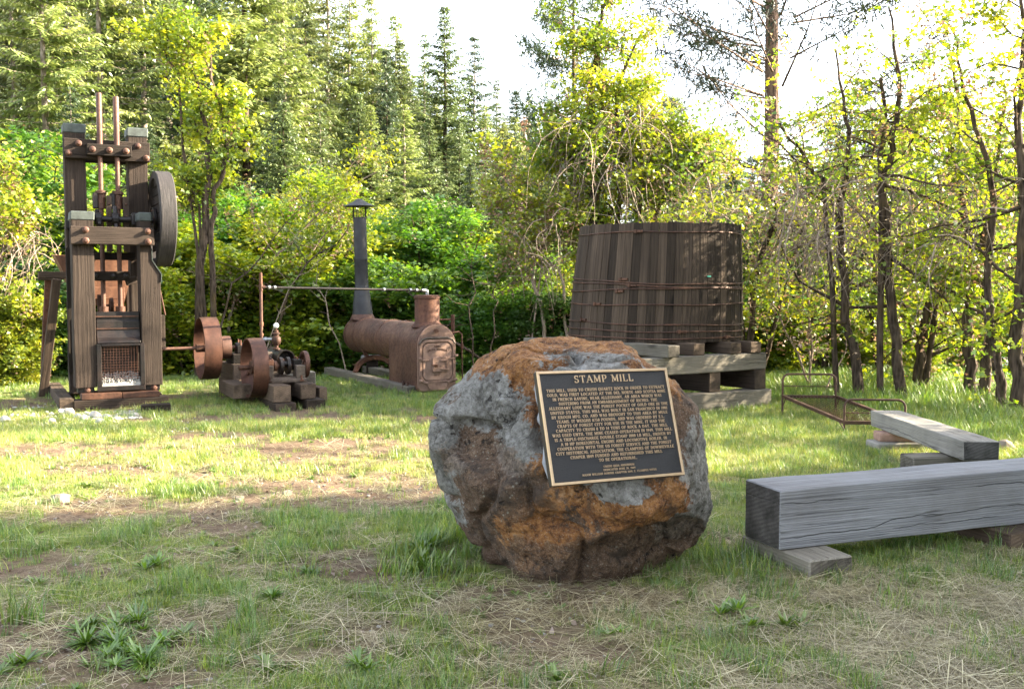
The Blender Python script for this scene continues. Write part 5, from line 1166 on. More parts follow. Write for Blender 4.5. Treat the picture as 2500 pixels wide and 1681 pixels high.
# ------------------------------------------------------------ white quartz and stray stones
def stone(seed, r, mat, name):
    bm = bmesh.new(); bmesh.ops.create_icosphere(bm, subdivisions=2, radius=r); n = len(bm.verts)
    C = np.array([v.co[:] for v in bm.verts]); d = .75 + .5 * vnoise3(C / r * 1.3 + seed * 7.7, seed)
    rs_ = np.random.default_rng(seed)
    for k in range(7):
        nn = rs_.normal(size=3); nn /= np.linalg.norm(nn); s = C @ nn; ex = np.clip(s - r * .72, 0, None); C = C - nn * ex[:, None]
    for v, c, q in zip(bm.verts, C, d): v.co = Vector(c * q); v.co.z = v.co.z * .75
    me = bpy.data.meshes.new(name); bm.to_mesh(me); bm.free(); me.materials.append(mat); return me
wst = [stone(i, .06, M_['white_rock'], 'quartz_rock') for i in range(4)]
qlab = [(152, 1008, 1.0, 'chalky quartz lump alone left of the quartz heap before the mill'), (168, 1010, 1.25, 'big white quartz lump second from the left before the mill'), (233, 1020, 1.3, 'largest white quartz rock in the clump before the mill corner'),
        (205, 1028, 1.1, 'white quartz rock at the lower left of the clump before the mill'), (247, 1032, .95, 'white quartz rock lowest in the clump before the mill'), (262, 1022, 1.0, 'white quartz rock at the right edge of the clump before the mill'),
        (212, 1014, .8, 'small white quartz rock at the top of the clump before the mill'), (189, 1021, .85, 'small white quartz rock at the left edge of the clump before the mill'), (285, 1027, .9, 'white quartz rock between the clump and the gravel strip before the mill'),
        (128, 1030, .8, 'small pale rock in the grass far left of the mill'), (12, 1028, 1.0, 'pale rock at the left border of the grass by the mill'), (331, 1018, .8, 'white quartz rock at the right end of the gravel strip before the mill')]
for i, (px, py, s, lab) in enumerate(qlab):
    o = bpy.data.objects.new('quartz_rock', wst[i % 4]); g_ = G(px, py); put(o, None, Matrix.Translation((g_[0], g_[1], .02 * s)) @ Matrix.Rotation(i * 1.3, 4, 'Z') @ Matrix.Scale(s, 4)); tag(o, lab, 'rock', 'white quartz rocks before the stamp mill')
rs = random.Random(77); V = []; Fc = []
ico = bmesh.new(); bmesh.ops.create_icosphere(ico, subdivisions=1, radius=1); IV = np.array([v.co[:] for v in ico.verts]); IF = np.array([[v.index for v in f.verts] for f in ico.faces]); ico.free()
vv = []; ff = []; n0 = 0; nr2 = np.random.default_rng(8)
def strip(n, px0, px1, py0, py1, r0, r1):
    global n0
    for i in range(n):
        g_ = G(rs.uniform(px0, px1), rs.uniform(py0, py1)); r = rs.uniform(r0, r1)
        vv.append(IV * nr2.uniform(.7, 1.15, (len(IV), 1)) * r * np.array([1, 1, .7]) + np.array([g_[0], g_[1], H(g_[0], g_[1]) + r * .4])); ff.append(IF + n0); n0 += len(IV)
strip(420, 225, 345, 1004, 1024, .010, .024); strip(130, 150, 300, 1010, 1040, .012, .03); strip(60, 0, 160, 1005, 1040, .01, .03); strip(40, 350, 520, 1010, 1060, .008, .02); strip(40, 20, 180, 985, 1015, .012, .03)
tag(put(bpy.data.objects.new('gravel', npmesh('gravel', np.concatenate(vv), np.concatenate(ff), M_['white_rock']))), 'white crushed quartz gravel spilled along the front of the stamp mill', kind='stuff')
tan = [stone(20 + i, .05, M_['tan_rock'], 'field_stone') for i in range(3)]
for i, (px, py, s, lab) in enumerate(((150, 1227, 1.5, 'pale flat stone in the bare track at the left'), (418, 1272, .6, 'small brown stone in the turf left of the middle'), (585, 1222, .7, 'dark clod lying in the bare track left of the boulder'),
        (700, 1210, .9, 'reddish clod in the bare track not far left of the boulder'), (2455, 1098, 2.2, 'brown stone in the weeds at the right edge beyond the flat beam'))):
    o = bpy.data.objects.new('field_stone', tan[i % 3]); g_ = G(px, py); put(o, None, Matrix.Translation((g_[0], g_[1], H(g_[0], g_[1]) + .01)) @ Matrix.Rotation(i * 1.1, 4, 'Z') @ Matrix.Scale(s, 4)); tag(o, lab, 'stone')
# bark chips like the pale curled ones in the foreground
for i, (px, py, rz, lab) in enumerate(((1985, 1603, .4, 'pale curled strip of bark lying in the straw lower right'), (1485, 1627, .7, 'pale curled strip of bark lying in the straw below the boulder'), (925, 1530, .2, 'pale bark chip in the turf left of the boulder foot'))):
    g_ = G(px, py); m = MB(); vs = []; n = 7
    for k in range(n):
        x = -.035 + .07 * k / (n - 1); z = .012 + .006 * math.sin(k)
        for j in range(3): vs.append((x, (j - 1) * .008 * (1 - (k / 3 - 1) ** 2 * .5), z + (.004 if j == 1 else 0)))
    m.add(vs, [(a, a + 1, a + 4, a + 3) for k in range(n - 1) for a in (k * 3, k * 3 + 1)])
    o = m.build('bark_chip', M_['straw'], None, Matrix.Translation((g_[0], g_[1], H(g_[0], g_[1]))) @ Matrix.Rotation(rz, 4, 'Z')); tag(o, lab, 'bark chip')

# ------------------------------------------------------------ broad-leaved weeds
def rosette(seed, n, L, w, up):
    rs_ = random.Random(seed); V = []; Fc = []; A = []
    for i in range(n):
        az = rs_.uniform(0, 6.28); el = rs_.uniform(*up); LL = L * rs_.uniform(.6, 1.15); ww = w * rs_.uniform(.75, 1.2); o = len(V); t_ = rs_.random()
        dx, dy = math.cos(az), math.sin(az); seg = 5
        for k in range(seg + 1):
            s = k / seg; e = el - 1.1 * s * s * rs_.uniform(.6, 1); r_ = LL * s * math.cos(el * .8); z = LL * (s * math.sin(el) - .35 * s * s * math.cos(el)) + .004; hw = ww * (math.sin(math.pi * min(1, .12 + s * .88)) ** .8) / 2
            for q in (-1, 0, 1): V.append((dx * r_ - dy * hw * q, dy * r_ + dx * hw * q, z + (0 if q else -.18 * hw * 2))); A.append(t_)
        for k in range(seg):
            for q in (0, 1): a = o + k * 3 + q; Fc.append((a, a + 1, a + 4, a + 3))
    return npmesh('weed', V, Fc, M_['weed'], A, smooth=True)
ros = [rosette(i, 26 + 5 * i, .10, .014, (.15, 1.15)) for i in range(3)] + [rosette(7, 90, .12, .012, (.1, 1.25)), rosette(8, 20, .12, .018, (.6, 1.4))]
def clump(seed, ms, n, sp):
    rs_ = random.Random(seed); V = []; Fc = []; A = []; o = 0
    for i in range(n):
        m_ = ms[i % len(ms)]; k = len(m_.vertices); c = np.empty(k * 3); m_.vertices.foreach_get('co', c); c = c.reshape(-1, 3); a = rs_.uniform(0, 6.28); r = sp * math.sqrt(rs_.random()); s_ = rs_.uniform(.7, 1.15)
        R2 = np.array([[math.cos(a), -math.sin(a), 0], [math.sin(a), math.cos(a), 0], [0, 0, 1]]); c = c @ R2.T * s_ + [r * math.cos(a * 3), r * math.sin(a * 3), .012]
        f = np.empty(len(m_.polygons) * 4, int); m_.polygons.foreach_get('vertices', f) if False else m_.loops.foreach_get('vertex_index', f); V.append(c); Fc.append(f.reshape(-1, 4) + o); o += k; at_ = np.empty(k); m_.attributes['rnd'].data.foreach_get('value', at_); A.append(at_)
    return npmesh('weed', np.concatenate(V), np.concatenate(Fc), M_['weed'], np.concatenate(A), smooth=True)
ros_small = list(ros); ros[3] = clump(1, ros_small[:4], 9, .16); ros[0] = clump(2, ros_small[:3], 3, .06); ros[1] = clump(3, ros_small[:3], 4, .08); ros[2] = clump(4, [ros_small[1], ros_small[3]], 3, .06); ros[4] = clump(5, [ros_small[4], ros_small[4], ros_small[0]], 5, .09)
wd = [(270, 1545, 1.25, 3, 'wide low clump of dark green weed left of the bottom'), (330, 1600, 1.2, 3, 'large dark green weed rosette at the lower left'), (50, 1640, 1.3, 1, 'dark green weed at the bottom left corner'), (220, 1530, .9, 2, 'broad-leaved weed adjoining the big clump at the lower left'),
      (430, 1560, 1.0, 0, 'broad-leaved weed right of the large rosettes'), (95, 1425, .9, 0, 'weed rosette at the left edge of the shaded turf'), (362, 1392, .95, 4, 'upright weed in the middle left of the turf'), (362, 1455, .7, 0, 'small weed above the large rosettes'),
      (660, 1470, .95, 2, 'weed rosette beside the tall grass tuft'), (485, 1480, .6, 1, 'small dark weed between the clumps at the left'), (630, 1640, 1.1, 1, 'weed near the bottom border left of the middle'), (880, 1650, 1.1, 0, 'weed clump at the bottom border below the tall tuft'),
      (815, 1305, .7, 2, 'weed rosette in the shaded turf well left of the boulder'), (590, 1350, .8, 1, 'bluish weed rosette in the turf left of the boulder'), (755, 1405, .7, 0, 'small weed in the turf left of the boulder'), (1035, 1355, 1.3, 4, 'upright broad weed close to the left foot of the boulder'),
      (1000, 1405, 1.0, 2, 'dark weed below the upright weeds left of the boulder'), (1065, 1390, 1.25, 4, 'tall-leaved weed touching the left side of the boulder'), (1770, 1505, 1.0, 4, 'upright dark weed leaf group in the straw right of the boulder'), (1945, 1535, .9, 4, 'upright weed standing in the straw at the right'),
      (1830, 1530, .8, 4, 'smaller upright weed between two others in the straw'), (200, 1195, .9, 1, 'weed patch in the sunlit turf at the left'), (60, 1215, .9, 0, 'weed patch at the left border of the sunlit turf'), (990, 1045, .8, 2, 'weed rosette in the sunlit grass left of the boulder top'),
      (1330, 1665, 1.0, 1, 'weed at the bottom border below the boulder'), (1180, 1480, .7, 1, 'leafy weed on the soil before the boulder'), (1510, 1560, .9, 0, 'weed in the soil and straw before the boulder')]
for px, py, s, k, lab in wd:
    s *= .78
    g_ = G(px, py); o = bpy.data.objects.new('weed', ros[k]); put(o, None, Matrix.Translation((g_[0], g_[1], H(g_[0], g_[1]))) @ Matrix.Rotation(px * .7, 4, 'Z') @ Matrix.Scale(s, 4)); tag(o, lab, 'weed', 'broad-leaved weeds in the turf')
x, y = pts_in(1500, 3.2, 10, lambda x, y: .15 + .6 * sst(.5, .7, fbm(x * 1.3, y * 1.3, 88, 3))); n = len(x)
scatter('ground_weeds', 'small low weeds scattered through the turf', np.stack([x, y, hgt(x, y)], 1), np.stack([np.zeros(n), np.zeros(n), nr.uniform(0, 6.28, n)], 1), nr.uniform(.25, .6, n), nr.integers(0, 3, n), proto_col('weeds', ros_small[:3]))
# tall grass tufts in the foreground
tt = []
for i in range(2):
    V, Fc, A = blades(random.Random(50 + i), 46, .05, .09, .22, .0055, .75, segs=4, tint=(.2, 1)); tt.append(npmesh('grass_clump', V, Fc, M_['grass_lush'], A))
for i, (px, py, s, lab) in enumerate(((600, 1515, 1.1, 'tall bright grass clump left of the middle foreground'), (35, 1520, 1.15, 'bright tall grass clump at the left border'), (85, 1515, .95, 'tall grass clump next to the one at the left border'), (1130, 1370, .8, 'grass clump at the left foot of the boulder'),
        (1690, 1470, .7, 'grass clump right of the boulder foot'), (2440, 1340, .9, 'grass clump before the right block of the massive beam'), (1950, 1410, .6, 'short grass clump in front of the support block'), (880, 1105, .7, 'taller grass clump in the sunlit turf'), (2010, 1120, .7, 'grass clump in front of the bed foot'))):
    g_ = G(px, py); o = bpy.data.objects.new('grass_clump', tt[i % 2]); put(o, None, Matrix.Translation((g_[0], g_[1], H(g_[0], g_[1]))) @ Matrix.Rotation(i * 2.0, 4, 'Z') @ Matrix.Scale(s, 4)); tag(o, lab, 'grass clump', 'tall grass clumps')

# ------------------------------------------------------------ shed glimpsed through the trees at the right
sh = thing('metal_shed', 'pale blue metal shed glimpsed between the trunks at the right edge', 'shed', (13.2, 24.5, -.9), R(14))
MB().box((0, 0, .75), (5.2, 3.0, 1.5)).build('wall', M_['shed_wall'], sh)
m = MB(); m.prism([(-1.7, 0), (1.7, 0), (0, .55)], 5.6, Matrix.Rotation(R(90), 4, 'Z') @ Matrix.Translation((0, -2.8, 1.5))); m.build('roof', M_['shed_roof'], sh)
# ------------------------------------------------------------ trees
class Wood:
    """fast tubes gathered with numpy"""
    def __init__(s): s.V = []; s.F = []; s.n = 0
    def tube(s, P, r, k=4):
        P = np.asarray(P, float); r = np.broadcast_to(np.asarray(r, float), (len(P),)); d = np.gradient(P, axis=0); d /= np.linalg.norm(d, axis=1)[:, None] + 1e-9
        ref = np.array([.31, .2, .93]) if abs(d[0, 2]) < .8 else np.array([.95, .3, .1])
        u = np.cross(d, ref); u /= np.linalg.norm(u, axis=1)[:, None] + 1e-9; w = np.cross(d, u); a = np.arange(k) * 2 * math.pi / k
        V = P[:, None, :] + (u[:, None, :] * np.cos(a)[None, :, None] + w[:, None, :] * np.sin(a)[None, :, None]) * r[:, None, None]
        m = len(P); i = (np.arange(m - 1)[:, None] * k + np.arange(k)[None, :]); j = (np.arange(m - 1)[:, None] * k + (np.arange(k)[None, :] + 1) % k)
        F = np.stack([i, j, j + k, i + k], -1).reshape(-1, 4) + s.n; s.V.append(V.reshape(-1, 3)); s.F.append(F); s.n += m * k
    def mesh(s, name, mat): return npmesh(name, np.concatenate(s.V), np.concatenate(s.F), mat, smooth=True)

def leaf_mesh(name, C, size, rnd, mats, rng, lobes=1, updown=.5, midx=None, aspect=.6, hang=None):
    """rhombic leaves, `lobes` to a leaf, at centres C"""
    n = len(C); nv = rng.normal(size=(n, 3)); nv[:, 2] = np.abs(nv[:, 2]) + updown; nv /= np.linalg.norm(nv, axis=1)[:, None]
    ax = rng.normal(size=(n, 3))
    if hang is not None: ax = ax * .35 + np.array([0, 0, -1.0]) * hang[:, None] + ax * (1 - hang[:, None])
    ax -= nv * (ax * nv).sum(1)[:, None]; ax /= np.linalg.norm(ax, axis=1)[:, None] + 1e-9; sd = np.cross(nv, ax)
    VV = []; size = np.broadcast_to(size, (n,))
    for q in range(lobes):
        an = (q - (lobes - 1) / 2) * .95; a2 = ax * math.cos(an) + sd * math.sin(an); s2 = np.cross(nv, a2); L = (size * (1 - .18 * abs(q - (lobes - 1) / 2)))[:, None]
        VV.append(np.stack([C, C + a2 * L * .5 + s2 * L * aspect * .5 - nv * L * .07, C + a2 * L - nv * L * .12, C + a2 * L * .5 - s2 * L * aspect * .5 - nv * L * .07], 1))
    V = np.stack(VV, 1).reshape(-1, 3); F = np.arange(len(V)).reshape(-1, 4)
    return npmesh(name, V, F, mats, np.repeat(rnd, 4 * lobes), midx=None if midx is None else np.repeat(midx, lobes))

def decid(seed, paths, nl, ll, ntw, dens, ls, t0=.3, up=.35, lobes=3, sag=.0, clump=.16, samara=.04, keepfn=None, mats=('leaf_lime', 'samara'), updown=.5, twr=.004, limb_k=5, tilt=(0, 0)):
    """returns wood mesh, leaf mesh. paths: list of (points, radii)"""
    rng = np.random.default_rng(seed); w = Wood(); C = []; RN = []; MI = []; HG = []; SZ = []
    def anchor(p, k, tone):
        m = rng.poisson(k)
        if m == 0: return
        if keepfn is not None and not keepfn(p, rng): return
        q = p + rng.normal(size=(m, 3)) * clump * np.array([1, 1, .45]); C.append(q); RN.append(np.clip(tone + rng.normal(size=m) * .18, 0, 1)); MI.append(np.zeros(m, int)); HG.append(np.zeros(m)); SZ.append(ls * rng.uniform(.6, 1.25, m))
        if rng.random() < samara:
            m = rng.integers(8, 18); q = p + rng.normal(size=(m, 3)) * np.array([.06, .06, .12]) - [0, 0, .12]; C.append(q); RN.append(rng.random(m)); MI.append(np.ones(m, int)); HG.append(np.ones(m)); SZ.append(ls * rng.uniform(.5, .8, m))
    for P, r in paths:
        P = np.asarray(P, float); r = np.asarray(r, float); s = np.linspace(0, 1, len(P)); tt = np.linspace(0, 1, max(8, len(P) * 3))
        PP = np.stack([np.interp(tt, s, P[:, i]) for i in range(3)], 1); PP[1:-1] += rng.normal(size=(len(PP) - 2, 3)) * .02; rr = np.interp(tt, s, r)
        w.tube(PP, rr, 8)
        for i in range(nl):
            t = t0 + (1 - t0) * (i + rng.random()) / nl; p = np.array([np.interp(t, s, P[:, j]) for j in range(3)]); rad = float(np.interp(t, s, r))
            az = rng.uniform(0, 2 * math.pi); el = rng.normal(up, .35); L = ll * rng.uniform(.55, 1.2) * (1.15 - .55 * t)
            d = np.array([math.cos(az) * math.cos(el) + tilt[0], math.sin(az) * math.cos(el) + tilt[1], math.sin(el)]); Q = [p]; m = limb_k
            for k in range(m):
                d = d + rng.normal(size=3) * .22 + np.array([0, 0, .08 - sag * k * .12]); d /= np.linalg.norm(d); Q.append(Q[-1] + d * L / m)
            Q = np.array(Q); w.tube(Q, np.linspace(max(.006, min(rad * .5, .012 + L * .009)), twr, len(Q)), 4); tone0 = rng.uniform(.15, .75)
            for j in range(ntw):
                u_ = rng.uniform(.2, 1); b = np.array([np.interp(u_, np.linspace(0, 1, len(Q)), Q[:, c]) for c in range(3)])
                dd = (Q[-1] - Q[0]) / L * .5 + rng.normal(size=3) * .6 + [0, 0, .15 - sag * .6]; dd /= np.linalg.norm(dd); l2 = L * rng.uniform(.18, .42)
                T = np.array([b, b + dd * l2 * .5, b + dd * l2 + [0, 0, -.1 * l2 - sag * .3 * l2]]); w.tube(T, [twr * 1.1, twr * .8, twr * .4], 3)
                tone = np.clip(tone0 + rng.normal() * .2, 0, 1)
                anchor(T[1], dens * .6, tone); anchor(T[2], dens, tone); anchor(T[2] * .75 + T[1] * .25, dens * .6, tone)
            anchor(Q[-1], dens, tone0)
    C = np.concatenate(C); mi = np.concatenate(MI)
    lm = leaf_mesh('crown', C, np.concatenate(SZ), np.concatenate(RN), [M_[x] for x in mats], rng, lobes, updown, mi, hang=np.concatenate(HG), aspect=.62)
    return w, lm

def tree_thing(name, label, cat, loc, rz, sc, wood_me, leaf_me, group=None, leafmat=None, barkmat=None, part='crown'):
    t = bpy.data.objects.new(name, None); put(t, None, Matrix.Translation(loc) @ Matrix.Rotation(rz, 4, 'Z') @ Matrix.Diagonal((*((sc,) * 3 if not hasattr(sc, '__len__') else sc), 1))); tag(t, label, cat, group)
    a = put(bpy.data.objects.new('trunk', wood_me), t); b = put(bpy.data.objects.new(part, leaf_me), t)
    for o, mt in ((b, leafmat), (a, barkmat)):
        if mt: o.material_slots[0].link = 'OBJECT'; o.material_slots[0].material = mt
    return t

def conifer(seed, Hh, Rb, z0=.12, nwh=52, nb=6, per=.145, ls=.33, droop=.35, gap=.25, aspect=.38, taper=.85, bulge=0.0, tuftclump=False, r0=None, mat='needle_mid'):
    rng = np.random.default_rng(seed); w = Wood(); r0 = r0 or Hh * .011
    z = np.linspace(0, Hh, 14); P = np.stack([np.cumsum(rng.normal(size=14) * .02), np.cumsum(rng.normal(size=14) * .02), z], 1); w.tube(P, r0 * (1 - z / Hh * .93), 7)
    C = []; AX = []; RN = []; SZ = []
    for i in range(nwh):
        t = (i + rng.random() * .8) / nwh; zz = Hh * (z0 + (1 - z0) * t); Rr = Rb * ((1 - t) ** taper) * (1 + bulge * math.sin(math.pi * t)) + .12
        lack = t < .18
        for b in range(nb):
            if rng.random() < (gap + (.35 if lack else 0)): continue
            az = rng.uniform(0, 2 * math.pi); L = Rr * rng.uniform(.62, 1.12); el = .42 - 1.0 * (1 - t) * droop + rng.normal() * .1
            m = max(4, int(L / per)); s = np.linspace(.12, 1, m); out = L * s; up_ = L * (s * math.sin(el) - droop * .45 * s * s + .16 * s ** 4)
            Q = np.stack([math.cos(az) * out * math.cos(el), math.sin(az) * out * math.cos(el), zz + up_], 1)
            w.tube(Q[[0, m // 2, m - 1]] if m > 4 else Q, np.linspace(.012 + L * .006, .004, 3) if m > 4 else .01, 3)
            tone = np.clip(.45 + rng.normal() * .2, 0, 1); dirv = np.array([math.cos(az), math.sin(az), 0]); sdv = np.array([-math.sin(az), math.cos(az), 0])
            if tuftclump:
                TQ = []
                for q in Q[m // 3:]:
                    TQ.append(q)
                    for sg_ in (-1, 1):
                        e_ = q + (sdv * sg_ * .8 + dirv * .6) * rng.uniform(.3, .8) + [0, 0, rng.uniform(-.1, .25)]; w.tube([q, e_], .008, 3); TQ.append(e_)
                for q in TQ:
                    kk_ = rng.integers(10, 17); dv = rng.normal(size=(kk_, 3)) + [0, 0, .4]; dv /= np.linalg.norm(dv, axis=1)[:, None]; C.append(np.repeat(q[None], kk_, 0) + rng.normal(size=(kk_, 3)) * .12); AX.append(dv); RN.append(np.clip(tone + rng.normal(size=kk_) * .15, 0, 1)); SZ.append(ls * rng.uniform(.7, 1.2, kk_))
                continue
            for sgn in (-1, 1):
                lat = sdv * sgn * .85 + dirv * .55; lat = lat[None] + rng.normal(size=(m, 3)) * .2 + [0, 0, -.22 - droop * .3]; lat /= np.linalg.norm(lat, axis=1)[:, None]
                C.append(Q); AX.append(lat); RN.append(np.clip(tone + rng.normal(size=m) * .15 + .2 * (s - .5), 0, 1)); SZ.append(ls * (1.15 - .5 * s) * min(1.4, .5 + L * .33) * rng.uniform(.75, 1.25, m))
                Q2 = Q + lat * ls * .45; lat2 = lat + rng.normal(size=(m, 3)) * .5; lat2 /= np.linalg.norm(lat2, axis=1)[:, None]; C.append(Q2); AX.append(lat2); RN.append(np.clip(tone + rng.normal(size=m) * .15 + .1, 0, 1)); SZ.append(ls * .7 * rng.uniform(.7, 1.2, m))
    C = np.concatenate(C); AX = np.concatenate(AX); S = np.concatenate(SZ)[:, None]; n = len(C)
    nv = rng.normal(size=(n, 3)) * .45 + [0, 0, 1]; nv -= AX * (nv * AX).sum(1)[:, None]; nv /= np.linalg.norm(nv, axis=1)[:, None]; sd = np.cross(nv, AX)
    V = np.stack([C, C + AX * S * .45 + sd * S * aspect * .5, C + AX * S - [0, 0, .04], C + AX * S * .45 - sd * S * aspect * .5], 1).reshape(-1, 3)
    return w, npmesh('crown', V, np.arange(len(V)).reshape(-1, 4), M_[mat], np.repeat(np.concatenate(RN), 4))

# --- kinds of conifer, all built 20 m tall
CF = {}
for k, a in {'fir': dict(seed=1, Rb=4.0, z0=.08, nwh=62, nb=8, gap=.22, droop=.42), 'fir2': dict(seed=2, Rb=3.6, z0=.12, nwh=58, nb=7, gap=.28, droop=.5), 'narrow': dict(seed=3, Rb=2.6, z0=.2, nwh=54, nb=7, gap=.3, droop=.55, taper=.7),
             'cedar': dict(seed=4, Rb=3.5, z0=.05, nwh=70, nb=8, gap=.15, droop=.75, bulge=.25, taper=.9), 'pine': dict(seed=5, Rb=3.4, z0=.28, nwh=26, nb=5, gap=.25, droop=.1, tuftclump=True, ls=.42, aspect=.16, taper=.6, per=.42),
             'tall': dict(seed=6, Rb=3.3, z0=.30, nwh=50, nb=7, gap=.30, droop=.5, taper=.75)}.items():
    w, lm = conifer(Hh=20, **a); CF[k] = (w.mesh('trunk', M_['bark_pale' if k in ('narrow', 'tall', 'fir2') else 'bark']), lm)
NM = {'l': M_['needle_light'], 'm': M_['needle_mid'], 'd': M_['needle_dark'], 'x': M_['needle_dead']}
WHO = {'fir': 'broad fir', 'fir2': 'drooping fir', 'narrow': 'slender fir', 'cedar': 'dense cedar', 'pine': 'open-crowned pine', 'tall': 'tall fir with a long bare trunk'}
TONE = {'l': 'pale green', 'm': 'mid green', 'd': 'dark green', 'x': 'dead reddish'}
CG = 'conifers on the wooded hillside'
def con(kind, px, topy, D, tone, label=None, wide=1.0, rot=None):
    x, y, zt = AT(px, topy, D); z = H(x, y) - .3; s = (zt - z) / 20
    name = {'pine': 'pine_tree', 'cedar': 'cedar_tree'}.get(kind, 'fir_tree')
    lm_ = min(((-200, 'beyond the left picture edge'), (30, 'by the left picture edge'), (130, 'left of the mill stems'), (255, 'above the mill stems'), (370, 'above the bull wheel'), (480, 'behind the forked lime tree'), (580, 'right of the forked lime tree'), (680, 'above the pulleys'), (790, 'left of the smokestack'),
        (880, 'above the smokestack'), (970, 'above the boiler barrel'), (1060, 'above the steam dome'), (1150, 'above the boulder edge'), (1240, 'below the sky gap'), (1330, 'left of the big maple'), (1480, 'behind the big maple'), (1620, 'above the tank middle'), (1760, 'above the tank right end'),
        (1890, 'behind the tall pine'), (2000, 'above the bed head'), (2110, 'behind the first thicket trunk'), (2210, 'behind the second thicket trunk'), (2330, 'deep in the thicket'), (2450, 'above the blue shed'), (2600, 'at the right picture edge')), key=lambda q: abs(q[0] - px))[1]
    dp = 'near foot of slope' if D < 35 else 'lower slope' if D < 48 else 'middle slope' if D < 62 else 'upper slope' if D < 80 else 'ridge'
    lab = label or f'{TONE[tone]} {WHO[kind].replace(" with a long bare trunk", "")} on the {dp}, {lm_}'
    return tree_thing(name, lab, 'tree', (x, y, z), rot if rot is not None else px * .37, (s * wide, s * wide, s), *CF[kind], group=CG, leafmat=NM[tone])
con('tall', 96, -330, 30, 'l', 'tall pale green fir whose grey trunk rises left of the stamp mill top', 1.1)
con('fir2', 20, -260, 35, 'l', 'pale green fir at the upper left corner of the forest', 1.1)
con('tall', 232, -420, 34, 'l', 'tall fir whose pale trunk stands directly above the mill stems', 1.0)
con('fir2', 160, -200, 44, 'm', 'mid green fir between the two pale trunks above the stamp mill', 1.2)
con('tall', 345, -300, 38, 'm', 'tall fir with a dark trunk right of the mill posts', 1.1)
con('narrow', 408, -200, 42, 'm', 'slender fir behind the lime-leaved tree at the left', 1.2)
con('fir', 470, -220, 50, 'd', 'dark green fir in the deep forest behind the lime-leaved tree', 1.1)
con('fir', 590, -420, 36, 'l', 'huge pale green fir with sweeping branches right of the lime-leaved tree', 1.15)
con('fir2', 690, -120, 44, 'l', 'pale green fir right of the huge sweeping fir', 1.1)
con('cedar', 745, -60, 48, 'm', 'mid green cedar rising between the sweeping fir and the smokestack', 1.0)
con('narrow', 800, -150, 56, 'l', 'slender pale fir above and left of the smokestack', 1.2)
con('tall', 856, -60, 52, 'l', 'tall fir with a long pale trunk just left of and above the smokestack', 1.1)
con('fir2', 908, -30, 54, 'l', 'pale pointed fir behind the dark cedar above the boiler', 1.1)
con('narrow', 965, 40, 66, 'l', 'pale pointed fir left of the prominent pointed fir, far up the slope', 1.3)
con('cedar', 942, 118, 40, 'd', 'dark green cedar standing out above the boiler', .95)
con('narrow', 1036, 85, 68, 'm', 'small slender fir tucked left of the prominent pointed fir', 1.1)
con('fir', 1085, 16, 52, 'm', 'prominent pointed fir against the sky right of the dark cedar', 1.25)
con('tall', 1160, 88, 60, 'd', 'slim pine-like fir standing alone against the sky by the gap', 1.15)
con('narrow', 1213, 195, 72, 'm', 'small fir right of the slim one at the edge of the sky gap', 1.0)
con('fir', 1258, 222, 90, 'd', 'dark rounded conifer in the bottom of the sky gap', 1.5)
con('narrow', 1292, 228, 88, 'm', 'pointed conifer at the right of the sky gap', 1.2)
con('narrow', 1281, 285, 70, 'x', 'dead reddish conifer low in the sky gap', 1.3)
con('pine', 1400, -200, 31, 'd', 'dark bluish pine behind the big lime maple', 1.0)
con('cedar', 1352, 258, 55, 'd', 'dark conifer low behind the left side of the lime maple', 1.1)
con('cedar', 1150, 395, 33, 'd', 'small dark cedar in the middle distance above the green bushes', 1.1)
con('narrow', 1240, 330, 36, 'm', 'young fir right of the small dark cedar', 1.3)
rs = random.Random(31)
for i in range(70):                      # the forest behind and between
    px = rs.uniform(-250, 1260); D = rs.uniform(50, 105); edge = 60 + max(0, px - 850) * .62
    top = max(-160, edge + rs.uniform(-40, 160) if px > 820 else rs.uniform(-250, 120)); con(rs.choice(['fir', 'fir2', 'narrow', 'cedar', 'fir2', 'tall']), px, top, D, rs.choice('llmmmd'), wide=rs.uniform(1.0, 1.4))
for i in range(34):                      # lower storey in front of the slope
    px = rs.uniform(-150, 1330); D = rs.uniform(27, 42); top = rs.uniform(200, 430); con(rs.choice(['fir', 'cedar', 'fir2']), px, top, D, rs.choice('lmmd'), wide=rs.uniform(1.1, 1.6))
for i in range(64):                      # beyond the right-hand thicket
    px = rs.uniform(1420, 2700); D = rs.uniform(32, 85); top = rs.uniform(320, 560) - (60 if px > 2100 else 0); con(rs.choice(['fir', 'cedar', 'narrow', 'pine']), px, top, D, rs.choice('mdd'), wide=rs.uniform(1.2, 1.8))
for px, top, D in ((1560, 190, 64), (1610, 330, 52), (1760, 330, 60), (2040, 300, 66), (2150, 330, 60), (2350, 280, 64), (2440, 330, 58), (1640, 240, 62), (1700, 360, 50), (1990, 420, 46), (2240, 330, 55), (1800, 430, 38), (2080, 470, 34), (1560, 480, 30), (1660, 520, 26)):
    con('pine' if D > 40 else 'cedar', px, top, D, 'd' if D < 60 else 'm', wide=1.4)
for i in range(22):
    px = 1640 + i * 43 + rs.uniform(-20, 20); D = rs.uniform(24, 32); con(rs.choice(['cedar', 'fir']), px, rs.uniform(390, 560), D, 'd' if i % 3 else 'm', wide=rs.uniform(1.5, 2.1))
for px, top, D, w_ in ((1120, 300, 46, 1.3), (1185, 260, 56, 1.2), (1225, 300, 50, 1.3), (1265, 330, 44, 1.3), (1305, 300, 58, 1.3), (1340, 340, 42, 1.2), (1060, 240, 58, 1.2), (1000, 180, 60, 1.2)): con('fir' if D % 4 else 'fir2', px, top, D, 'l' if px % 2 else 'm', wide=w_)
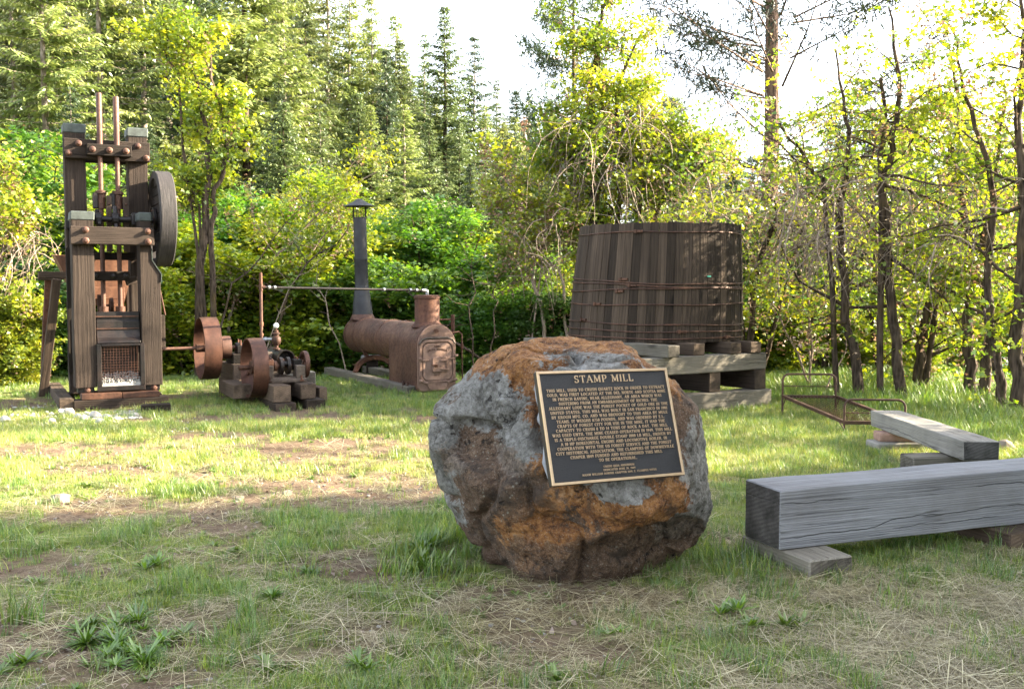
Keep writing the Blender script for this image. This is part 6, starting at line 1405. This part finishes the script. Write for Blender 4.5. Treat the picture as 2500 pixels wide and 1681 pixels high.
# the big ponderosa behind the tank, right
w, lm = conifer(seed=21, Hh=20, Rb=4.2, z0=.10, nwh=40, nb=5, gap=.52, droop=.08, tuftclump=True, ls=.30, aspect=.12, taper=.45, per=.34, r0=.26)
x, y, _ = G(1885, 850); x, y = (1887 - 1250) / 2430 * 23, 23
tree_thing('pine_tree', 'tall open pine with a reddish trunk rising right of the water tank', 'tree', (x, y, H(x, y) - .2), 1.0, (.95, .95, .95), w.mesh('trunk', M_['bark_red']), lm, leafmat=M_['needle_pine'])
# a mass of far wood closing the valley
w_far = []

# --- broad-leaved trees, each grown on its own trunk
def path(pts, D, r):
    # trunk pixels -> points at distance D (+ small depth drift), relative to the foot
    P = [AT(px, py, D + dd) for px, py, *q in pts for dd in [q[0] if q else 0]]; f = (P[0][0], P[0][1], H(P[0][0], P[0][1])); P[0] = (f[0], f[1], f[2] - .1)
    return f, [(p[0] - f[0], p[1] - f[1], p[2] - f[2]) for p in P], r
def grown(name, label, cat, D, trunks, seed, leafm='leaf_lime', barkm='bark', group=None, **k):
    paths = []; foot = None
    for pts, r0, r1 in trunks:
        f, P, _ = path(pts, D, 0)
        if foot is None: foot = f
        else: P = [(p[0] + f[0] - foot[0], p[1] + f[1] - foot[1], p[2] + f[2] - foot[2]) for p in P]
        paths.append((P, np.linspace(r0, r1, len(P))))
    w, lm = decid(seed, paths, mats=(leafm, 'samara'), **k)
    return tree_thing(name, label, cat, foot, 0, 1, w.mesh('trunk', M_[barkm]), lm, group)
TR = {}
TG = 'trees of the thicket on the right'
kw = dict(nl=17, ll=1.6, ntw=10, dens=6.0, ls=.056, t0=.20, up=.25, clump=.065, sag=.5, samara=.10, lobes=3)
TR['t1'] = grown('maple_tree', 'dark leaning trunk nearest the left of the right-hand thicket, behind the bedstead', 'tree', 13.2, [([(2103, 980), (2080, 850), (2065, 765), (2053, 574), (2050, 500), (2072, 383), (2060, 250), (2040, 120)], .075, .012), ([(2053, 560), (2010, 440), (1960, 380), (1900, 300)], .04, .015)], 101, group=TG, **{**kw, 'dens': 2.4, 'nl': 11})
TR['t2'] = grown('maple_tree', 'twin-stemmed bending tree second from the left behind the bedstead', 'tree', 13.0, [([(2205, 982), (2190, 860), (2168, 701), (2155, 459), (2180, 360), (2203, 250), (2190, 120), (2170, 20)], .078, .012), ([(2160, 470), (2150, 380), (2165, 300), (2150, 190)], .045, .02)], 102, group=TG, **{**kw, 'dens': 2.8, 'nl': 12})
grown('maple_tree', 'tree with a fork near its foot in the middle of the right-hand thicket', 'tree', 14.2, [([(2248, 968), (2244, 880), (2250, 800), (2290, 690), (2300, 560), (2290, 420)], .085, .012), ([(2255, 850), (2285, 740), (2330, 640)], .05, .02)], 103, group=TG, **kw)
grown('maple_tree', 'upright dark trunk left of the pair in front of the blue shed', 'tree', 13.4, [([(2368, 985), (2365, 880), (2366, 760), (2375, 640), (2350, 500), (2330, 380), (2345, 250), (2310, 130)], .085, .012)], 104, group=TG, **kw)
grown('maple_tree', 'mossy trunk just right of the upright dark one, before the blue shed', 'tree', 13.1, [([(2402, 988), (2408, 880), (2415, 760), (2400, 620), (2420, 500), (2440, 380), (2450, 200)], .08, .012)], 105, group=TG, **kw)
TR['t6'] = grown('maple_tree', 'slanting trunk crossing in front of the blue shed to the upper left', 'tree', 12.3, [([(2450, 1010), (2440, 930), (2418, 790), (2410, 701), (2429, 478), (2390, 330), (2350, 200), (2320, 64)], .07, .012)], 106, group=TG, **kw)
grown('maple_tree', 'thick dark trunk at the right edge of the picture', 'tree', 12.0, [([(2477, 1012), (2485, 860), (2493, 638), (2500, 480), (2480, 330), (2500, 150), (2490, -60)], .095, .018)], 107, group=TG, **kw)
grown('maple_tree', 'background tree seen between the first and second dark trunks', 'tree', 17.5, [([(1990, 915), (1985, 800), (1960, 600), (1975, 450), (1950, 300)], .07, .012), ([(2010, 910), (2030, 700), (2035, 500), (2090, 350)], .06, .02)], 108, group=TG, **{**kw, 'll': 2.2, 'ls': .058, 'dens': 7.0})
grown('maple_tree', 'background tree behind the middle of the right-hand thicket', 'tree', 17.0, [([(2150, 915), (2130, 760), (2140, 600), (2120, 430), (2160, 250)], .07, .012), ([(2300, 910), (2320, 700), (2290, 500), (2340, 250)], .07, .012)], 109, group=TG, **{**kw, 'll': 2.2, 'ls': .058, 'dens': 7.0})
grown('maple_tree', 'background tree far right behind the thick dark trunk', 'tree', 16.5, [([(2520, 915), (2540, 700), (2510, 500), (2560, 250), (2540, 50)], .09, .012)], 110, group=TG, **{**kw, 'll': 2.4, 'ls': .058, 'dens': 7.0})
# the big lime maple over the tank
TR['big'] = grown('maple_tree', 'big lime-leaved maple with matted bare twigs behind the water tank', 'tree', 18.0,
      [([(1505, 880), (1470, 700), (1452, 560), (1455, 400), (1440, 260), (1452, 130), (1470, 10)], .15, .03), ([(1530, 870), (1500, 600), (1520, 400), (1500, 240), (1560, 90)], .07, .02), ([(1480, 600), (1400, 430), (1380, 330)], .06, .02), ([(1500, 620), (1570, 430), (1610, 330)], .05, .02),
       ([(1500, 700), (1600, 520), (1650, 420), (1700, 380)], .05, .02)], 120, nl=24, ll=1.35, ntw=11, dens=10.0, ls=.06, t0=.28, up=.3, clump=.13, sag=.35, samara=.12)
# trees right of the tank, over its right end
TR['over'] = grown('maple_tree', 'spreading maple whose leafy boughs hang over the right end of the tank', 'tree', 15.2,
      [([(1830, 935), (1835, 780), (1850, 640), (1900, 520), (1860, 420), (1780, 390), (1700, 400)], .06, .015), ([(1850, 640), (1960, 560), (2040, 480)], .04, .015), ([(1835, 780), (1790, 640), (1760, 560)], .03, .012)], 121, nl=12, ll=1.4, ntw=9, dens=3.6, ls=.055, t0=.35, up=.1, clump=.10, sag=.6, samara=.12)
grown('maple_tree', 'low lime-leaved tree with pale stems between the tank and the bedstead', 'tree', 14.6,
      [([(1985, 915), (1975, 760), (1965, 600), (1970, 500)], .018, .008), ([(1990, 915), (1900, 760), (1850, 700)], .018, .008), ([(1700, 1000), (1710, 700), (1760, 520)], .02, .008)], 122, barkm='twig', nl=11, ll=1.25, ntw=8, dens=3.6, ls=.055, t0=.3, up=.2, clump=.10, sag=.3, samara=.06)
# lime tree behind the pulleys
grown('locust_tree', 'lime-leaved tree with a forked dark trunk right of the bull wheel', 'tree', 17.0,
      [([(484, 860), (487, 700), (497, 600), (504, 536), (508, 420), (509, 357), (497, 290), (480, 200), (440, 90)], .085, .02), ([(520, 860), (518, 700), (516, 600), (523, 490), (545, 420), (553, 378), (548, 300), (520, 200), (500, 60)], .055, .02), ([(505, 540), (480, 500), (470, 470)], .03, .012),
       ([(509, 330), (430, 170), (370, 90)], .03, .01)], 130, nl=11, ll=1.05, ntw=9, dens=9.0, ls=.062, t0=.48, up=.65, clump=.11, sag=.1, samara=.03)
grown('locust_tree', 'slim leaning stem with lime leaves left of the smokestack', 'tree', 18.6,
      [([(550, 880), (560, 760), (600, 690), (680, 620), (760, 540), (830, 470), (920, 420)], .035, .012), ([(700, 880), (690, 760), (760, 620), (850, 500)], .04, .012)], 131, barkm='twig', nl=12, ll=1.3, ntw=8, dens=8.0, ls=.06, t0=.3, up=.3, clump=.11, sag=.3, samara=.15)
TR['leanr'] = grown('locust_tree', 'lime-leaved tree with a pale leaning stem between the boiler and the tank', 'tree', 17.5,
      [([(1338, 850), (1325, 770), (1305, 690), (1290, 620), (1262, 520), (1240, 440), (1180, 380)], .04, .012), ([(1400, 720), (1370, 660), (1300, 620), (1240, 560), (1190, 500)], .03, .01), ([(1290, 620), (1330, 560), (1390, 540)], .02, .008)], 132, barkm='twig', nl=11, ll=1.3, ntw=9, dens=8.0, ls=.06, t0=.3, up=.3, clump=.10, sag=.4, samara=.3)
TR['left'] = grown('locust_tree', 'lime-leaved tree at the left edge with drooping bare twigs', 'tree', 15.0,
      [([(-120, 900), (-90, 700), (-40, 560), (0, 440), (30, 360)], .08, .02), ([(-90, 700), (20, 560), (90, 480)], .04, .012)], 133, nl=13, ll=1.4, ntw=10, dens=9, ls=.058, t0=.2, up=.2, clump=.12, sag=.5, samara=.2)

def hanging(tree, n, box, D, l0, l1, seed, mat='twig', name='hanging_twigs'):
    # matted thin twigs that droop through the crown
    rng = np.random.default_rng(seed); w = Wood(); f = tree.location
    for i in range(n):
        x, y, z = AT(rng.uniform(box[0], box[2]), rng.uniform(box[1], box[3]), D + rng.normal() * .5); L = rng.uniform(l0, l1); p = np.array([x, y, z]) - f; d = np.array([rng.normal() * .5, rng.normal() * .3, rng.uniform(-.2, .5)]); Q = [p]
        for k in range(6): d = d + [rng.normal() * .22, rng.normal() * .22, -.38]; d /= np.linalg.norm(d); Q.append(Q[-1] + d * L / 6)
        w.tube(np.array(Q), np.linspace(.011, .003, 7) * rng.uniform(.6, 1.3), 3)
        for j in range(3): k = rng.integers(1, 5); e = Q[k] + rng.normal(size=3) * .22 + [0, 0, -.15]; w.tube(np.array([Q[k], e]), [.004, .002], 3)
    put(bpy.data.objects.new(name, w.mesh(name, M_[mat])), tree)
hanging(TR['big'], 170, (1390, 250, 1620, 420), 17.8, .9, 2.4, 1)
hanging(TR['t1'], 60, (1900, 420, 2100, 620), 13.2, .6, 1.5, 2)
hanging(TR['t2'], 50, (2100, 380, 2260, 620), 13.0, .6, 1.5, 3)
hanging(TR['t6'], 50, (2280, 380, 2470, 640), 12.5, .6, 1.5, 4)
hanging(TR['over'], 50, (1720, 420, 1960, 600), 15.0, .6, 1.3, 5)
hanging(TR['leanr'], 40, (1230, 480, 1400, 640), 17.4, .5, 1.4, 6)
hanging(TR['left'], 30, (-20, 560, 130, 640), 15, .5, 1.0, 7)
for i, (D, r0, pts, lab) in enumerate(((16.6, .022, [(505, 800), (560, 700), (640, 620), (735, 500)], 'thin bare stem leaning right out of the bushes behind the pulley'), (17.5, .03, [(640, 830), (690, 730), (760, 640), (850, 560)], 'dark bare stem leaning right behind the engine riser pipe'),
        (16.9, .014, [(850, 850), (800, 740), (770, 690)], 'pale broken stick leaning left of the smokestack foot'), (17.0, .012, [(620, 745), (700, 700), (800, 620)], 'thin pale twig slanting behind the steam pipe'), (16.5, .03, [(1270, 905), (1100, 830), (1060, 790), (1040, 740)], 'dark fallen branch behind the boiler pipes'),
        (16.0, .016, [(1165, 860), (1150, 790), (1160, 700), (1145, 620)], 'thin upright stem among the bushes right of the boiler'), (15.5, .016, [(1190, 850), (1215, 760), (1205, 690)], 'forked thin stem close to the left top of the boulder'), (17.2, .02, [(330, 900), (345, 780), (380, 660)], 'thin dark stem seen through the mill frame'),
        (14.3, .013, [(2290, 1010), (2330, 1060), (2400, 1040)], 'bent dead stick in the long grass under the right trees'), (13.6, .013, [(2010, 960), (2060, 860), (2075, 760)], 'pale thin stick leaning beside the first thicket trunk'), (14.5, .014, [(1975, 880), (1978, 700), (1985, 560)], 'straight thin pale sapling behind the bedstead head'),
        (17.0, .016, [(100, 960), (115, 870), (125, 800)], 'short curved bare stick left of the mill leg'), (12.9, .01, [(2390, 870), (2450, 920), (2520, 960)], 'long thin dead twig crossing before the blue shed'))):
    rng_ = np.random.default_rng(900 + i); P = np.array([AT(x, y, D + .1 * k) for k, (x, y) in enumerate(pts)]); f = np.array([P[0][0], P[0][1], H(P[0][0], P[0][1])]); P[0] = f - [0, 0, .05]; P = P - f; tt_ = np.linspace(0, 1, 9); PP = np.stack([np.interp(tt_, np.linspace(0, 1, len(P)), P[:, c]) for c in range(3)], 1); PP[1:] += rng_.normal(size=(8, 3)) * .03
    w = Wood(); w.tube(PP, np.linspace(r0, r0 * .3, 9), 5)
    for j in range(7):
        k = rng_.integers(3, 9); e = PP[min(k, 8)] + rng_.normal(size=3) * [.35, .2, .2] + [0, 0, .25]; mid = (PP[min(k, 8)] + e) / 2 + rng_.normal(size=3) * .04; w.tube(np.array([PP[min(k, 8)], mid, e]), [r0 * .4, r0 * .3, .003], 3)
    o = put(bpy.data.objects.new('bare_stem', w.mesh('bare_stem', M_['twig' if 'pale' in lab or 'dead' in lab else 'bark'])), None, Matrix.Translation(f)); tag(o, lab, 'bare stem', 'bare stems and sticks at the edge of the wood')
# --- bushes that close the clearing
BU = []
for i, (hh, n, ll_) in enumerate(((3.2, 7, 1.5), (2.6, 8, 1.3), (4.2, 6, 1.7))):
    rb = random.Random(300 + i); ps = []
    for k in range(n):
        a = rb.uniform(0, 6.28); b = rb.uniform(.3, 1.1); ps.append(([(math.cos(a) * .15, math.sin(a) * .15, -.2), (math.cos(a) * b * .5, math.sin(a) * b * .5, hh * .5), (math.cos(a) * b, math.sin(a) * b, hh * rb.uniform(.8, 1))], np.linspace(.03, .01, 3)))
    w, lm = decid(400 + i, ps, nl=12, ll=ll_ * .75, ntw=10, dens=13.0, ls=.078, t0=.08, up=.35, clump=.13, samara=.02, lobes=3, mats=('leaf_green', 'samara'), updown=.9)
    BU.append((w.mesh('stems', M_['bark']), lm))
BG = 'leafy bushes along the back of the clearing'
def bush(px, topy, D, kind, tone, label, wide=1.0):
    x, y, zt = AT(px, topy, D); z = H(x, y); s = (zt - z) / (3.3, 2.8, 4.4)[kind]
    tree_thing('bush', label, 'bush', (x, y, z), px * .31, (s * wide, s * wide, s), *BU[kind], group=BG, leafmat=M_[tone], part='foliage')
    return
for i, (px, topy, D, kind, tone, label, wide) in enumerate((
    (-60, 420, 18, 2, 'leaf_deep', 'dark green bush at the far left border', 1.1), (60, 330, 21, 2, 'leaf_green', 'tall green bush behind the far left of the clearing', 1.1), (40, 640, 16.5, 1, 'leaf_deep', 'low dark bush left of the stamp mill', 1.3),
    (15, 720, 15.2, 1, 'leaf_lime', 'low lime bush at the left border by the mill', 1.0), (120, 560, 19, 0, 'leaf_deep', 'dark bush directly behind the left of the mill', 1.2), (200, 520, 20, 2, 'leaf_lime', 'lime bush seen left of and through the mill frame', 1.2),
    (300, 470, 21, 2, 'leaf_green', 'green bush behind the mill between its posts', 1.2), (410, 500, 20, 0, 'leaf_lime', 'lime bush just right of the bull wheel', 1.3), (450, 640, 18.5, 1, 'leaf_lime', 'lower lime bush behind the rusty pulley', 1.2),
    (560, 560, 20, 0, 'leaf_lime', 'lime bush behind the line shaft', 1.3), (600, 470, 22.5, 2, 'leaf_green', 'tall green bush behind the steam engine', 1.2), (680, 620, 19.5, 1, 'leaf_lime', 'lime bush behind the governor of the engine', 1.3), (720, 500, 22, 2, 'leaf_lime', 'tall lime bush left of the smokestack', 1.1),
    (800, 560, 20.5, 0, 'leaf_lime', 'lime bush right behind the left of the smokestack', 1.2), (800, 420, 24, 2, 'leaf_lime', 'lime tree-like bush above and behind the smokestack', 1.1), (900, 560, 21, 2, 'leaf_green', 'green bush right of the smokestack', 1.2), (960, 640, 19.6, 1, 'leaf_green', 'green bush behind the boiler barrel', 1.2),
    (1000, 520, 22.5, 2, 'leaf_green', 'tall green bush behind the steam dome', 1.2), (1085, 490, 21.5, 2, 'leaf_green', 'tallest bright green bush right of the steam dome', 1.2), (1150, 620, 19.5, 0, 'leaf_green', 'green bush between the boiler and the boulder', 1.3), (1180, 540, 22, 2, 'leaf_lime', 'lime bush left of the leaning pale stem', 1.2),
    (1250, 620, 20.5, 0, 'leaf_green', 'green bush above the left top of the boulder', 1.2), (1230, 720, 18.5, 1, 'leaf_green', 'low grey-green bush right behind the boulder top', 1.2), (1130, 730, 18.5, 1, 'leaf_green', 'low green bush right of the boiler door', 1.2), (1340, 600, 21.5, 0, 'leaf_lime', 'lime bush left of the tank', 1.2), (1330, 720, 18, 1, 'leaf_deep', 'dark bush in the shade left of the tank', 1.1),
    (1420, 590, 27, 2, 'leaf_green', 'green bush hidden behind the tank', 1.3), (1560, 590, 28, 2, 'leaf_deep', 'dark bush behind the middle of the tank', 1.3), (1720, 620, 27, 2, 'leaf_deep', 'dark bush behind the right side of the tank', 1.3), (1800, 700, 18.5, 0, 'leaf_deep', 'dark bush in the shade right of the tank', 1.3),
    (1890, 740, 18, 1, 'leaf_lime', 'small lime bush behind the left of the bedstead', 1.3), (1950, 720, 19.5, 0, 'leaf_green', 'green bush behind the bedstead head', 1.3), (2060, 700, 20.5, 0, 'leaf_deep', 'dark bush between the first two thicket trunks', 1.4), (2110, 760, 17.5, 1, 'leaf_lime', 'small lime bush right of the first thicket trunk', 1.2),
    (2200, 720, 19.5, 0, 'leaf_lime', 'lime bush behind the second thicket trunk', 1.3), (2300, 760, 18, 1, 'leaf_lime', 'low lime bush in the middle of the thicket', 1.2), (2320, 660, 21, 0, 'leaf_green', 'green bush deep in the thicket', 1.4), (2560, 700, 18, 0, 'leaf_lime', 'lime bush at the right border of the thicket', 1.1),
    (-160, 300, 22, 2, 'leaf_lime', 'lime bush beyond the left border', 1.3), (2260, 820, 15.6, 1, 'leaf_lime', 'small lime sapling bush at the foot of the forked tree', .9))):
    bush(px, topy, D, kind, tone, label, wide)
# smaller undergrowth saplings along the wood's edge
UB = 'saplings at the edge of the wood'
# --- trees outside the picture on the right: they throw the shade over the foreground
OFF = []
for i, (x, y, s) in enumerate(((7.4, 3.0, 1.0), (9.5, 5.6, 1.1), (7.7, 6.9, .8), (11.5, 7.8, 1.0), (7.0, .6, 1.0), (11.0, 3, 1.3), (13.5, 6.2, 1.3), (8.2, 4.8, .9), (14, 4.0, 1.3), (10, 1.5, 1.1))):
    tree_thing('maple_tree', 'maple beyond the right edge of the picture', 'tree', (x, y, H(x, y)), i * 1.7, (s * 1.35, s * 1.35, s * 1.6), *BU[(2, 0, 2)[i % 3]], group='maples beyond the right edge', leafmat=M_['leaf_lime'])
for nm, x, y, rz in (('t2', 12.5, 11.4, 1.0), ('t6', 10.2, 12.6, 2.6), ('t1', 15.5, 12.4, 4.0)):
    src = TR[nm]; t = src.copy(); COL.objects.link(t); t.location = (x, y, H(x, y)); t.rotation_euler = (0, 0, rz); t.scale = (1.5, 1.5, 1.25); t['label'] = 'maple beyond the right edge of the picture'; t['group'] = 'maples beyond the right edge'
    for ch in src.children:
        c = ch.copy(); COL.objects.link(c); c.parent = t
